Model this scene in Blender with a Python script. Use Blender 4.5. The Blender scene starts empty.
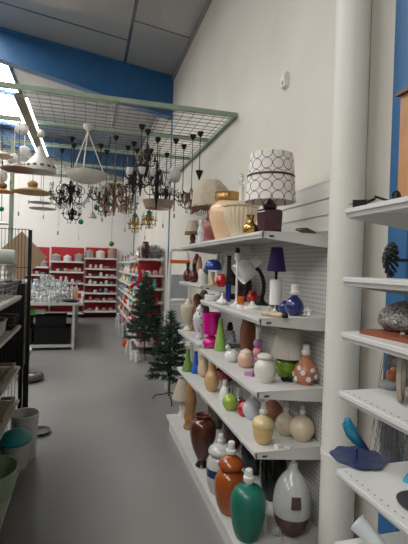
import bpy, math, random
import numpy as np
from mathutils import Vector, Matrix
PI = math.pi
random.seed(7)
scn = bpy.context.scene
COL = scn.collection
# ------------------------------------------------------------------ camera
F = 425.0
YAW, PITCH, ROLL = math.radians(15.46), math.radians(.68), math.radians(-1.70)
EYE = Vector((0, 0, 1.55))
fw = Vector((math.sin(YAW)*math.cos(PITCH), math.cos(YAW)*math.cos(PITCH), -math.sin(PITCH)))
rt0 = Vector((math.cos(YAW), -math.sin(YAW), 0)); dn0 = fw.cross(rt0)
rt = rt0*math.cos(ROLL) + dn0*math.sin(ROLL); dn = -rt0*math.sin(ROLL) + dn0*math.cos(ROLL)
cd = bpy.data.cameras.new('camera'); cam = bpy.data.objects.new('camera', cd); COL.objects.link(cam)
m = Matrix((rt, -dn, -fw)).transposed().to_4x4(); m.translation = EYE; cam.matrix_world = m
cd.sensor_fit = 'VERTICAL'; cd.sensor_height = 24; cd.lens = 24*F/544; cd.clip_start = .02; cd.clip_end = 200
scn.camera = cam

def at(px, py, ax, v):
    """the point of the plane axis=v seen at a pixel of the photograph"""
    q = fw + rt*((px-204)/F) + dn*((py-272)/F)
    return EYE + q*((v-EYE[ax])/q[ax])
def proj(p):
    q = Vector(p)-EYE; z = q.dot(fw)
    return 204+F*q.dot(rt)/z, 272+F*q.dot(dn)/z
def mpp(p):
    return (Vector(p)-EYE).dot(fw)/F
def solve_y(px, X, z):
    lo, hi = .3, 30.
    for _ in range(50):
        mid = (lo+hi)/2
        if proj((X, mid, z))[0] > px: lo = mid
        else: hi = mid
    return lo

# ------------------------------------------------------------------ materials
MATS = {}
def mat(name, col, rough=.5, metal=0, noise=None, bump=None, trans=0, emit=None, coat=0, col2=None, alpha=1, spec=None):
    if name in MATS: return MATS[name]
    mt = bpy.data.materials.new(name); mt.use_nodes = True; nt = mt.node_tree
    b = nt.nodes['Principled BSDF']
    b.inputs['Base Color'].default_value = (*col, 1)
    b.inputs['Roughness'].default_value = rough; b.inputs['Metallic'].default_value = metal
    b.inputs['Transmission Weight'].default_value = trans; b.inputs['Coat Weight'].default_value = coat
    b.inputs['Coat Roughness'].default_value = .08
    if spec is not None: b.inputs['Specular IOR Level'].default_value = spec
    if alpha < 1: b.inputs['Alpha'].default_value = alpha
    if emit:
        b.inputs['Emission Color'].default_value = (*emit[0], 1); b.inputs['Emission Strength'].default_value = emit[1]
    tc = nt.nodes.new('ShaderNodeTexCoord')
    if noise:
        n = nt.nodes.new('ShaderNodeTexNoise'); n.inputs['Scale'].default_value = noise[0]; n.inputs['Detail'].default_value = 5
        nt.links.new(tc.outputs['Object'], n.inputs['Vector'])
        r = nt.nodes.new('ShaderNodeValToRGB'); r.color_ramp.elements[0].position = .35; r.color_ramp.elements[1].position = .68
        c2 = col2 if col2 else tuple(c*(1-noise[1]) for c in col)
        r.color_ramp.elements[0].color = (*c2, 1); r.color_ramp.elements[1].color = (*col, 1)
        nt.links.new(n.outputs['Fac'], r.inputs['Fac']); nt.links.new(r.outputs['Color'], b.inputs['Base Color'])
    if bump:
        n2 = nt.nodes.new('ShaderNodeTexNoise'); n2.inputs['Scale'].default_value = bump[0]; n2.inputs['Detail'].default_value = 6
        nt.links.new(tc.outputs['Object'], n2.inputs['Vector'])
        bp = nt.nodes.new('ShaderNodeBump'); bp.inputs['Strength'].default_value = bump[1]; bp.inputs['Distance'].default_value = .01
        nt.links.new(n2.outputs['Fac'], bp.inputs['Height']); nt.links.new(bp.outputs['Normal'], b.inputs['Normal'])
    MATS[name] = mt
    return mt
def ceram(name, col, rough=.18, **k): return mat(name, col, rough, coat=.25, **k)

class G:
    """tiny node-graph helper for pattern materials"""
    def __init__(s, m): s.nt = m.node_tree
    def math(s, op, a, b=None, c=None):
        n = s.nt.nodes.new('ShaderNodeMath'); n.operation = op
        for i, v in enumerate((a, b, c)):
            if v is None: continue
            if isinstance(v, (int, float)): n.inputs[i].default_value = v
            else: s.nt.links.new(v, n.inputs[i])
        return n.outputs[0]
    def xyz(s):
        tc = s.nt.nodes.new('ShaderNodeTexCoord'); sp = s.nt.nodes.new('ShaderNodeSeparateXYZ')
        s.nt.links.new(tc.outputs['Object'], sp.inputs[0]); return sp.outputs
    def mix(s, f, c1, c2):
        n = s.nt.nodes.new('ShaderNodeMix'); n.data_type = 'RGBA'
        s.nt.links.new(f, n.inputs[0])
        for i, c in ((6, c1), (7, c2)):
            if isinstance(c, tuple): n.inputs[i].default_value = (*c, 1)
            else: s.nt.links.new(c, n.inputs[i])
        return n.outputs[2]
    def base(s, c): s.nt.links.new(c, s.nt.nodes['Principled BSDF'].inputs['Base Color'])

WHITE_MET = mat('white_enamel', (.66, .655, .63), .4, noise=(3, .08))
CREAM_MET = mat('cream_enamel', (.5, .48, .42), .45, noise=(6, .15))
RAIL = mat('price_rail_plastic', (.6, .6, .59), .35)
BLACK = mat('black_plastic', (.006, .006, .0065), .45, spec=.3)
BLACK_MET = mat('black_iron', (.010, .009, .008), .45, .2, spec=.35)
CHROME = mat('chrome', (.6, .6, .6), .15, 1)
BRASS = mat('brass', (.55, .36, .12), .22, 1)
DULLBRASS = mat('aged_brass', (.17, .105, .06), .4, .7)
SOCKET = mat('white_socket_plastic', (.75, .74, .7), .35)
GLASS = mat('clear_glass', (.93, .95, .95), .06, trans=.9)
WHITE_C = ceram('white_ceramic', (.72, .71, .68))
WOOD = mat('turned_wood', (.46, .24, .10), .45, noise=(18, .35))
CANDLE = mat('candle_tube', (.75, .72, .65), .5)
FROST = mat('frosted_glass', (.72, .7, .68), .45, trans=.25)
CRYSTAL = mat('crystal', (.9, .86, .83), .08, trans=.6)
SILVER = mat('silver_foil', (.6, .61, .62), .25, .9)

# ------------------------------------------------------------------ mesh builder
class MB:
    def __init__(s): s.v = []; s.f = []
    def _add(s, vs, fs, M=None):
        o = len(s.v)
        s.v += [tuple(M @ Vector(v)) if M is not None else tuple(v) for v in vs]
        s.f += [tuple(i+o for i in f) for f in fs]
        return s
    def box(s, c, d, M=None, rz=0):
        x, y, z = (k/2 for k in d)
        vs = [(a*x, b*y, e*z) for e in (-1, 1) for a, b in ((-1, -1), (1, -1), (1, 1), (-1, 1))]
        T = Matrix.Translation(Vector(c)) @ Matrix.Rotation(rz, 4, 'Z')
        if M is not None: T = M @ T
        return s._add(vs, [(3, 2, 1, 0), (4, 5, 6, 7), (0, 1, 5, 4), (1, 2, 6, 5), (2, 3, 7, 6), (3, 0, 4, 7)], T)
    def bb(s, x0, x1, y0, y1, z0, z1, M=None):
        return s.box(((x0+x1)/2, (y0+y1)/2, (z0+z1)/2), (abs(x1-x0), abs(y1-y0), abs(z1-z0)), M)
    def lathe(s, prof, c=(0, 0, 0), seg=28, M=None, loop=False, flute=None, sx=1, sy=1):
        vs = []; fs = []
        for k, (r, z) in enumerate(prof):
            for i in range(seg):
                a = 2*PI*i/seg; rr = r
                if flute: rr = r*(1+flute[1]*math.cos(flute[0]*a))
                vs.append((c[0]+rr*math.cos(a)*sx, c[1]+rr*math.sin(a)*sy, c[2]+z))
        n = len(prof)
        for k in range(n if loop else n-1):
            k2 = (k+1) % n
            for i in range(seg):
                j = (i+1) % seg
                fs.append((k*seg+i, k*seg+j, k2*seg+j, k2*seg+i))
        if not loop:
            if prof[0][0] > 1e-5: fs.append(tuple(range(seg-1, -1, -1)))
            if prof[-1][0] > 1e-5: fs.append(tuple((n-1)*seg+i for i in range(seg)))
        return s._add(vs, fs, M)
    def ball(s, c, r, seg=20, M=None):
        if isinstance(r, (int, float)): r = (r, r, r)
        n = max(6, seg//2)
        pr = [(math.sin(PI*k/n), -math.cos(PI*k/n)) for k in range(n+1)]
        T = Matrix.Translation(Vector(c)) @ Matrix.Diagonal((*r, 1))
        if M is not None: T = M @ T
        return s.lathe(pr, (0, 0, 0), seg, T)
    def tube(s, path, r, seg=8, M=None, rs=None):
        path = [Vector(p) for p in path]; n = len(path); vs = []; fs = []
        up = None
        for k, p in enumerate(path):
            t = (path[min(k+1, n-1)]-path[max(k-1, 0)]).normalized()
            if up is None:
                up = Vector((0, 0, 1)) if abs(t.z) < .9 else Vector((1, 0, 0))
            a = t.cross(up)
            if a.length < 1e-4: a = t.cross(Vector((.3, 1, .2)))
            a.normalize(); b = t.cross(a); up = -b if b.dot(up) < 0 else b
            rr = rs[k] if rs else r
            for i in range(seg):
                w = 2*PI*i/seg; vs.append(p+a*(rr*math.cos(w))+b*(rr*math.sin(w)))
        for k in range(n-1):
            for i in range(seg):
                j = (i+1) % seg; fs.append((k*seg+i, k*seg+j, (k+1)*seg+j, (k+1)*seg+i))
        fs.append(tuple(range(seg-1, -1, -1))); fs.append(tuple((n-1)*seg+i for i in range(seg)))
        return s._add(vs, fs, M)
    def prism(s, poly, a0, a1, axis=1, M=None):
        """polygon in the two other axes, extruded along axis"""
        n = len(poly); vs = []
        for a in (a0, a1):
            for p, q in poly:
                vs.append({0: (a, p, q), 1: (p, a, q), 2: (p, q, a)}[axis])
        fs = [tuple(range(n-1, -1, -1)), tuple(range(n, 2*n))]
        fs += [(i, (i+1) % n, n+(i+1) % n, n+i) for i in range(n)]
        return s._add(vs, fs, M)
    def build(s, name, material, parent=None, loc=None, smooth=True, label=None, angle=40):
        me = bpy.data.meshes.new(name); me.from_pydata(s.v, [], s.f); me.validate(); me.update()
        import bmesh
        bm = bmesh.new(); bm.from_mesh(me); bmesh.ops.remove_doubles(bm, verts=bm.verts, dist=1e-6)
        bmesh.ops.recalc_face_normals(bm, faces=bm.faces); bm.to_mesh(me); bm.free()
        if smooth:
            me.shade_smooth(); me.set_sharp_from_angle(angle=math.radians(angle))
        me.materials.append(material)
        o = bpy.data.objects.new(name, me); COL.objects.link(o)
        if parent is not None: o.parent = parent
        if loc is not None: o.location = loc
        if label: o['label'] = label
        return o
def tag(o, label, cat, group=None, kind=None):
    o['label'] = label; o['category'] = cat
    if group: o['group'] = group
    if kind: o['kind'] = kind
    return o
def thing(name, label, cat, loc, rz=0, group=None):
    o = bpy.data.objects.new(name, None); o.empty_display_size = .05; COL.objects.link(o)
    o.location = loc; o.rotation_euler = (0, 0, rz)
    return tag(o, label, cat, group)
def struct(o):
    o['kind'] = 'structure'; return o
def copy_tree(o, parent=None):
    c = o.copy(); COL.objects.link(c)
    if parent: c.parent = parent
    for ch in list(o.children): copy_tree(ch, c)
    return c
def shade(rb, rt_, z0, z1, t=.003, mid=None):
    """closed thin wall profile of a lamp shade"""
    o = [(rb, z0)] + ([(mid[0], mid[1])] if mid else []) + [(rt_, z1)]
    return o + [(max(.001, r-t), z) for r, z in reversed(o)]
def smoothp(pts, n=3):
    """Chaikin-smoothed profile, ends kept"""
    for _ in range(n-1):
        q = [pts[0]]
        for a, b in zip(pts, pts[1:]):
            q += [(a[0]*.75+b[0]*.25, a[1]*.75+b[1]*.25), (a[0]*.25+b[0]*.75, a[1]*.25+b[1]*.75)]
        q.append(pts[-1]); pts = q
    return pts

# ------------------------------------------------------------------ the hall
WX = 1.35          # wall beside the racks
LX, BY, FY = -9., -4.5, 13.   # left wall, back wall, far wall
def roof_z(x): return 4.76 + .13*(WX-x) if x > -5 else 4.76+.13*(WX+5)-.13*(-5-x)
WALLM = mat('painted_block_wall', (.70, .665, .60), .75, noise=(1.6, .08), bump=(9, .45))
FARM = mat('far_wall_paint', (.78, .76, .72), .7, noise=(.7, .05))
SIDEM = mat('darkened_side_wall', (.36, .33, .29), .8, noise=(1.2, .3))  # unseen left and back walls, darkened to cut bounce light
BLUE = mat('blue_steel_paint', (.03, .14, .33), .42, noise=(4, .12))
FLOORM = mat('sealed_concrete_floor', (.27, .265, .255), .30, noise=(.45, .30), bump=(30, .05))
# floor gets a second, finer mottling and small dark marks
def floor_mat():
    g = G(FLOORM); nt = FLOORM.node_tree; b = nt.nodes['Principled BSDF']
    tc = nt.nodes.new('ShaderNodeTexCoord'); n = nt.nodes.new('ShaderNodeTexNoise')
    n.inputs['Scale'].default_value = 3.2; n.inputs['Detail'].default_value = 8; n.inputs['Roughness'].default_value = .7
    nt.links.new(tc.outputs['Object'], n.inputs['Vector'])
    spot = g.math('LESS_THAN', n.outputs['Fac'], .27)
    old = b.inputs['Base Color'].links[0].from_socket
    g.base(g.mix(g.math('MULTIPLY', spot, .45), old, (.05, .05, .05)))
floor_mat()
CEILM = mat('metal_roof_sheet', (.34, .335, .335), .22, noise=(.8, .1), coat=.6)
def ceil_mat():
    g = G(CEILM); x, y, z = g.xyz(); b = CEILM.node_tree.nodes['Principled BSDF']
    sx = g.math('LESS_THAN', g.math('ABSOLUTE', g.math('SUBTRACT', g.math('FRACT', g.math('DIVIDE', g.math('ADD', x, 3.5), 2.0)), .01)), .012)
    sy = g.math('LESS_THAN', g.math('ABSOLUTE', g.math('SUBTRACT', g.math('FRACT', g.math('DIVIDE', g.math('ADD', g.math('ADD', y, g.math('MULTIPLY', g.math('GREATER_THAN', x, .5), .55)), 2.6), 3.0)), .01)), .006)
    old = b.inputs['Base Color'].links[0].from_socket
    g.base(g.mix(g.math('MAXIMUM', sx, sy), old, (.07, .08, .10)))
ceil_mat()
o = struct(MB().bb(LX, WX+.2, BY, FY+.2, -.1, 0).build('floor', FLOORM, smooth=False))
o = struct(MB().bb(WX, WX+.2, BY, FY+.2, 0, 4.9).build('wall_right', WALLM, smooth=False))
o = struct(MB().bb(LX, WX, FY, FY+.2, 0, 6.2).build('wall_far', FARM, smooth=False))
o = struct(MB().bb(LX-.2, LX, BY, FY+.2, 0, 6.2).build('wall_left', SIDEM, smooth=False))
o = struct(MB().bb(LX-.2, WX+.2, BY-.2, BY, 0, 6.2).build('wall_back', SIDEM, smooth=False))
# roof sheets with real openings for the rooflights (x ranges), one strip per span
SKX = [(-3.1, -1.46), (-8.2, -6.6)]
SKY_Y = [(-4.0, 1.2), (2.2, 6.9), (7.5, 12.4)]  # rooflights of the near span are out of view, added for light
mb = MB()
xs = sorted({LX-.2, -5, WX+.2, *[a for s_ in SKX for a in s_]})
ys = sorted({BY-.2, FY+.2, *[a for s_ in SKY_Y for a in s_]})
for x0, x1 in zip(xs, xs[1:]):
    for y0, y1 in zip(ys, ys[1:]):
        if any(a <= x0 and x1 <= b for a, b in SKX) and any(a <= y0 and y1 <= b for a, b in SKY_Y): continue
        mb.prism([(x0, roof_z(x0)), (x1, roof_z(x1)), (x1, roof_z(x1)+.08), (x0, roof_z(x0)+.08)], y0, y1)
struct(mb.build('ceiling', CEILM, smooth=False))
SKYM = mat('translucent_rooflight', (.8, .85, .9), .5, emit=((1.0, .985, .95), 9.0))
n = 0
for a, b in SKX:
    for y0, y1 in SKY_Y:
        n += 1
        o = struct(MB().prism([(a, roof_z(a)+.03), (b, roof_z(b)+.03), (b, roof_z(b)+.05), (a, roof_z(a)+.05)], y0, y1).build('window_%d' % n, SKYM, smooth=False))
        fr = MB()
        for xx in (a-.03, b): fr.prism([(xx, roof_z(xx)-.05), (xx+.03, roof_z(xx+.03)-.05), (xx+.03, roof_z(xx+.03)+.02), (xx, roof_z(xx)+.02)], y0, y1)
        for k in range(3):
            yy = y0+(y1-y0)*k/2
            fr.prism([(a, roof_z(a)-.04), (b, roof_z(b)-.04), (b, roof_z(b)+.02), (a, roof_z(a)+.02)], yy-.02, yy+.02)
        fr.build('window_frame', BLUE, o, smooth=False)
# portal frames: tapered web with flanges, and the columns flush in the wall
def beam_low(x):
    if x > .545: return 4.23 + (x-.545)*(-.19)
    if x > -1.4: return 4.23 + (.545-x)*.215
    return 4.648 + (-1.4-x)*.13
k = 0
for y in (1.6, 7.2, 12.8):
    k += 1
    mb = MB()
    xx = [WX, .545, -.5, -1.4, -3, -5]
    top = [(x, roof_z(x)-.004) for x in xx]
    for a, b in zip(xx, xx[1:]):
        mb.prism([(a, roof_z(a)-.004), (b, roof_z(b)-.004), (b, beam_low(b)), (a, beam_low(a))], y-.01, y+.01)
        for zf, w, t in ((roof_z, .16, -.022), (beam_low, .18, -.015)):
            mb.prism([(a, zf(a)-.004), (b, zf(b)-.004), (b, zf(b)+t), (a, zf(a)+t)], y-w/2, y+w/2)
    a, b = -5, LX
    mb.prism([(a, roof_z(a)-.004), (b, roof_z(b)-.004), (b, roof_z(b)-.55), (a, beam_low(a))], y-.01, y+.01)
    struct(mb.build('beam_%d' % k, BLUE, smooth=False))
    cw = .06 if k != 2 else .03
    o = struct(MB().bb(WX-.02 if k != 2 else WX-.012, WX, y-cw, y+cw, 0, 4.12).build('column_%d' % k, BLUE, smooth=False))
# wall / ceiling junction strip
struct(MB().bb(WX-.03, WX, BY, FY, 4.70, 4.75).build('trim_1', mat('grey_flashing', (.25, .25, .26), .4), smooth=False))

# round white column standing between the two racks
PIPE = mat('cream_painted_pipe', (.70, .69, .64), .42, noise=(2, .05))
o = struct(MB().lathe([(.083, 0), (.083, 4.78)], (1.222, 1.83, 0), 48).build('pillar_round', PIPE))
struct(MB().lathe([(.0865, 0), (.0865, .02), (.0835, .022), (.0835, .0221)], (1.222, 1.83, .64), 48).build('pillar_collar', PIPE, o))
# rusty corner strip of wall behind the pipe
struct(MB().bb(WX-.006, WX, 1.862, 1.880, 0, 4.7).build('trim_2', mat('rust_stained_joint', (.46, .35, .24), .8, noise=(6, .3)), smooth=False))

# ------------------------------------------------------------------ gondola racks
def peg_mat():
    mt = mat('perforated_panel', (.57, .56, .54), .5); g = G(mt); x, y, z = g.xyz()
    def cell(v): return g.math('SUBTRACT', g.math('FRACT', g.math('DIVIDE', v, .026)), .5)
    a, b = cell(y), cell(z)
    dd = g.math('ADD', g.math('MULTIPLY', a, a), g.math('MULTIPLY', b, b))
    g.base(g.mix(g.math('LESS_THAN', dd, .05), (.57, .56, .54), (.27, .26, .25)))
    return mt
PEG = peg_mat()
SLOTM = mat('dark_slot', (.03, .03, .03), .6)
def shelf_part(parent, xf, xb, y0, y1, z, m=WHITE_MET, near=True, dots=False, lip=.034):
    s = 1 if xb > xf else -1
    mb = MB()
    mb.bb(xf+s*.012, xb, y0, y1, z-.006, z)
    mb.prism([(xf, z), (xf, z-lip*.45), (xf+s*.006, z-lip), (xf+s*.012, z-lip), (xf+s*.012, z)], y0, y1)
    sh = mb.build('shelf', m, parent, smooth=False)
    rail = MB().bb(xf-s*.004, xf, y0+.005, y1-.005, z-lip*.5, z-.003)
    rail.build('price_rail', RAIL, sh, smooth=False)
    for yy in ((y0, y0+.003), (y1-.003, y1)):
        MB().prism([(xf+s*.004, z-.004), (xb, z-.004), (xb, z-.072), (xb-s*.07, z-.068), (xf+s*.02, z-lip-.002), (xf+s*.004, z-lip)], yy[0], yy[1]).build('bracket', m, sh, smooth=False)
    if near:
        MB().box((xf+s*.055, y0-.0015, z-.024), (.026, .003, .009)).build('bracket_slot', SLOTM, sh, smooth=False)
    if dots:
        d = MB()
        yy = y0+.02
        while yy < y1: d.bb(xf+s*.018, xf+s*.021, yy, yy+.008, z, z+.0006); yy += .03
        d.build('slot_row', SLOTM, sh, smooth=False)
    return sh
XB = 1.25
Z1, Z2, Z3, Z4, Z0 = 1.742, 1.298, .922, .612, .15
Z2F, Z3F, Z4F = 1.41, .952, .597
YN, YM, YE = 2.0, 3.15, 3.93
rk = thing('gondola_shelving', 'long white gondola shelving with perforated back carrying rows of lamp bases', 'shelving', (0, 0, 0))
MB().bb(XB, XB+.012, YN, YE, .03, 2.04).build('back_panel', PEG, rk, smooth=False)
for yy in (YN+.012, YM, YE-.012):
    MB().bb(XB-.004, XB+.03, yy-.012, yy+.012, 0, 2.05).build('upright', WHITE_MET, rk, smooth=False)
for zz in (1.80, 1.89, 1.98):
    MB().bb(XB-.006, XB-.001, YN+.025, YE-.03, zz-.036, zz+.042).build('header_panel', mat('header_panel_white', (.68, .665, .63), .5), rk, smooth=False)
for z in (Z1, Z2, Z3, Z4): shelf_part(rk, .85, XB-.004, YN, YM-.002, z)
for z in (Z1, Z2F, Z3F, Z4F): shelf_part(rk, .85, XB-.004, YM+.002, YE, z)
for a, b in ((YN, YM-.002), (YM+.002, YE)):
    sh = shelf_part(rk, .76, XB-.004, a, b, Z0, near=False)
    MB().bb(.79, .80, a, b, 0, Z0-.03).build('plinth', WHITE_MET, sh, smooth=False)

rr = thing('end_rack', 'open white metal shelf rack beyond the round pillar, without a back panel', 'shelving', (0, 0, 0))
RZ = [1.763, 1.530, 1.342, 1.138, .866, .612]
for z in RZ:
    shelf_part(rr, .85, XB, .12, 1.28, z, near=False, dots=z < 1.2, lip=.03)
for yy in (.135, 1.265):
    MB().bb(XB, XB+.03, yy-.015, yy+.015, 0, 2.2).build('upright', WHITE_MET, rr, smooth=False)
sh = shelf_part(rr, .80, XB, .12, 1.28, .15, near=False)

lr = thing('wire_rack', 'rack of cream shelves with a black end post at the aisle, opposite the lamps', 'shelving', (0, 0, 0))
LZ = [1.276, 1.038, .705, .437]
for z in LZ: shelf_part(lr, -.50, -.90, .5, 3.70, z, CREAM_MET, near=False)
shelf_part(lr, -.42, -.92, .5, 3.42, .10, CREAM_MET, near=False)
MB().bb(-.94, -.905, .5, 3.82, .02, 1.50).build('back_panel', BLACK, lr, smooth=False)
for x in (-.464, -.95): MB().bb(x-.014, x+.014, 3.84, 3.868, 0, 1.818).build('post', BLACK_MET, lr, smooth=False)
mb = MB()
for i in range(19):
    x = -.478-.026*i
    if x > -.94: mb.tube([(x, 3.855, .12), (x, 3.855, 1.83)], .0022, 5)
for z in (.3, .6, .9, 1.2, 1.5, 1.82): mb.tube([(-.47, 3.855, z), (-.95, 3.855, z)], .003, 5)
mb.build('wire_end_panel', BLACK_MET, lr)

# ------------------------------------------------------------------ things on the shelves
def place(px, py, z, rmax, X=None, lo=.86, hi=1.243):
    p = at(px, py, 2, z) if X is None else None
    x = p.x if X is None else X
    s = mpp(p) if p is not None else mpp((X, solve_y(px, X, z), z))
    r = rmax*s
    x2 = min(max(x, lo+r), hi-r)
    if lo+2*r > hi: x2 = (lo+hi)/2
    y = p.y if (p is not None and abs(x2-x) < 1e-6) else solve_y(px, x2, z)
    return Vector((x2, y, z)), mpp((x2, y, z))
SEEN = []
def item(name, label, cat, px, py, z, parts, X=None, lo=.86, hi=1.243, group=None, tilt=None, rz=0):
    """parts: (name, profile in photo pixels at the thing's own distance, material, options)"""
    rmax = max(r for _, pr, _, *o in parts for r, _z in pr)
    loc, s = place(px, py, z, rmax, X, lo, hi)
    SEEN.append((name, px, [round(c, 3) for c in loc], round(rmax*s, 3)))
    one = len(parts) == 1
    root = None if one else thing(name, label, cat, loc, rz, group)
    for pn, pr, mt, *op in parts:
        op = dict(op[0]) if op else {}
        sm = op.pop('sm', 0); lab = op.pop('label', None); c = op.pop('c', (0, 0, 0))
        pr = [(r*s, zz*s) for r, zz in pr]
        if sm: pr = smoothp(pr, sm)
        mb = MB().lathe(pr, tuple(k_*s for k_ in c), **op)
        if one:
            o = mb.build(name, mt, None, loc); o.rotation_euler = (0, 0, rz); tag(o, label, cat, group); root = o
        else: mb.build(pn, mt, root, label=lab)
    if tilt: root.rotation_euler = tilt
    root['_s'] = s
    return root
def socket(z0, h=9, r=3.2):
    """profile of a bulb holder in pixels"""
    return ('bulb_holder', [(r*.8, z0), (r, z0+h*.15), (r, z0+h*.45), (r*.75, z0+h*.5), (r*.75, z0+h*.8), (r*.55, z0+h), (r*.4, z0+h)], SOCKET)
def shd(name, rb, rt_, z0, z1, mt, **k):
    return (name, shade(rb, rt_, z0, z1, .5), mt, dict(loop=True, **k))

# materials with their own patterns
def circles():
    mt = mat('white_shade_with_dark_rings', (.78, .73, .69), .8); g = G(mt); x, y, z = g.xyz()
    R = .125; P = 2*PI*R/13
    ang = g.math('MULTIPLY', g.math('ARCTAN2', y, x), R)
    u = g.math('SUBTRACT', g.math('FRACT', g.math('DIVIDE', g.math('ADD', ang, 5*P), P)), .5)
    v = g.math('SUBTRACT', g.math('FRACT', g.math('DIVIDE', g.math('SUBTRACT', z, .175), P)), .5)
    d_ = g.math('SQRT', g.math('ADD', g.math('MULTIPLY', u, u), g.math('MULTIPLY', v, v)))
    ring = g.math('LESS_THAN', g.math('ABSOLUTE', g.math('SUBTRACT', d_, .47)), .028)
    u2 = g.math('SUBTRACT', g.math('FRACT', g.math('DIVIDE', g.math('ADD', ang, 5.5*P), P)), .5)
    v2 = g.math('SUBTRACT', g.math('FRACT', g.math('DIVIDE', g.math('SUBTRACT', z, .175+P/2), P)), .5)
    d2 = g.math('SQRT', g.math('ADD', g.math('MULTIPLY', u2, u2), g.math('MULTIPLY', v2, v2)))
    ring2 = g.math('LESS_THAN', g.math('ABSOLUTE', g.math('SUBTRACT', d2, .24)), .022)
    g.base(g.mix(ring, (.78, .73, .69), (.06, .045, .06)))
    return mt
def banded(name, bands, rough=.2):
    """bands: (z below which, colour), heights in metres above the thing's base"""
    mt = ceram(name, bands[-1][1], rough); g = G(mt); z = g.xyz()[2]
    c = bands[-1][1]
    for zz, cc in reversed(bands[:-1]):
        c = g.mix(g.math('LESS_THAN', z, zz), c, cc)
    g.base(c); return mt
def speck(name, c1, c2, scale, thr=.5, rough=.2):
    mt = ceram(name, c1, rough); g = G(mt); nt = mt.node_tree
    tc = nt.nodes.new('ShaderNodeTexCoord'); n = nt.nodes.new('ShaderNodeTexVoronoi'); n.inputs['Scale'].default_value = scale
    nt.links.new(tc.outputs['Object'], n.inputs['Vector'])
    g.base(g.mix(g.math('LESS_THAN', n.outputs['Distance'], thr), c1, c2)); return mt

S = 'shelf'
# --- top shelf (its surface is above the eye)
PLUM = ceram('plum_ceramic', (.045, .008, .018), .12)
l = item('table_lamp', 'table lamp with ring-patterned white drum shade on an angular plum ceramic base', 'lamp', 269, 0, Z1, [
    ('base', [(11, 0), (12.5, 1), (13.6, 22), (12.6, 25), (5, 26)], PLUM, dict(seg=8)),
    ('neck', [(5, 26), (7, 27), (7.5, 30.5), (4, 31.5), (2, 36)], PLUM, dict(seg=24)),
    ('lamp_shade', shade(25.5, 21.5, 33, 80, .5), circles(), dict(loop=True, seg=48)),
    ('shade_band', shade(23.9, 23.7, 57, 59, .5), mat('dark_ribbon', (.05, .01, .02), .6), dict(loop=True, seg=48)),
    ('pole', [(1, 36), (1, 60)], DULLBRASS)], X=1.0)
item('brass_pot', 'small shiny brass pot with narrow neck standing before the fluted cream vase', 'pot', 250, 0, Z1, [
    ('body', [(4, 0), (7, 2), (8, 6), (7, 10), (4, 12), (3.2, 14), (3.4, 18), (4.6, 20), (3.2, 20), (2.4, 14)], BRASS, dict(sm=3))], X=.905)
CREAMV = ceram('cream_fluted_ceramic', (.74, .62, .44), .3)
item('ceramic_lamp', 'fluted cream urn lamp base with tall white candle tube and clear bulb', 'lamp base', 240, 0, Z1, [
    ('body', [(8, 0), (9, 2), (9.5, 6), (15.5, 18), (17, 26), (16.8, 31)], CREAMV, dict(seg=96, flute=(24, .03), sm=3)),
    ('rim', [(16, 31), (18.5, 32), (18.8, 35), (14, 36.5), (4, 38)], CREAMV, dict(seg=40)),
    ('candle_tube', [(2.2, 37), (2.2, 53)], CANDLE),
    ('bulb', [(1.6, 53), (2.7, 56), (2.7, 60), (1.6, 64), (.3, 66)], GLASS, dict(sm=3))], X=.96)
PEACH = ceram('peach_lustre_ceramic', (.78, .54, .34), .15)
item('ceramic_lamp', 'large glossy peach ginger jar lamp base with a gold collar', 'lamp base', 226, 0, Z1, [
    ('body', [(9, 0), (10, 1), (14, 12), (18.5, 27), (17, 37), (12, 41), (10, 43)], PEACH, dict(sm=3)),
    ('collar', [(10, 42), (12, 43), (12.8, 46), (12, 48), (12.6, 51), (8, 52), (1, 53)], mat('antique_gold', (.45, .27, .10), .25, .8), dict(seg=36))], X=1.12)
FAB = mat('beige_pleated_fabric', (.50, .43, .33), .9, noise=(40, .15))
ROSE = ceram('dusty_rose_ceramic', (.36, .11, .12), .25)
l = item('table_lamp', 'lamp with beige dome shade and brown fringe on a dusty rose base', 'lamp', 209.5, 0, Z1, [
    ('base', [(6, 0), (7, 2), (5, 6), (8, 14), (7, 22), (3, 28), (1.5, 34)], ROSE, dict(sm=3)),
    ('lamp_shade', shade(19, 9, 37, 64, .5, (17.5, 55)), FAB, dict(loop=True, seg=64, flute=(8, .03)))], X=1.02)
s = l['_s']
fr = MB(); TRIM = mat('brown_fringe', (.17, .09, .045), .8)
for i in range(56):
    a = 2*PI*i/56; r = 18.6*s; d = (5.5+2.5*abs(math.sin(4*a)))*s
    fr.tube([(r*math.cos(a), r*math.sin(a), 38.5*s), (r*math.cos(a), r*math.sin(a), 38.5*s-d)], .0035, 5)
fr.build('fringe', TRIM, l)
item('table_lamp', 'small dark footed lamp with brown trimmed beige shade, far end of the top shelf', 'lamp', 192.5, 0, Z1, [
    ('base', [(4, 0), (4.5, 1), (2, 4), (3.4, 8), (1.3, 12)], mat('dark_oxblood', (.08, .01, .012), .3), dict(sm=3)),
    shd('lamp_shade', 8, 4.8, 12, 25, FAB, seg=24),
    ('trim_band', shade(8.4, 8.0, 11, 14, .6), TRIM, dict(loop=True))], X=.92)
item('figurine', 'small white and grey ceramic figure beside the fringed lamp', 'figurine', 200.5, 0, Z1, [
    ('body', [(3.5, 0), (4, 2), (3, 8), (3.8, 12), (2, 17), (2.8, 20), (2.2, 23), (0, 25)], speck('white_grey_speckle', (.6, .6, .6), (.2, .22, .26), 60, .25), dict(sm=3))], X=.90)
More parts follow.
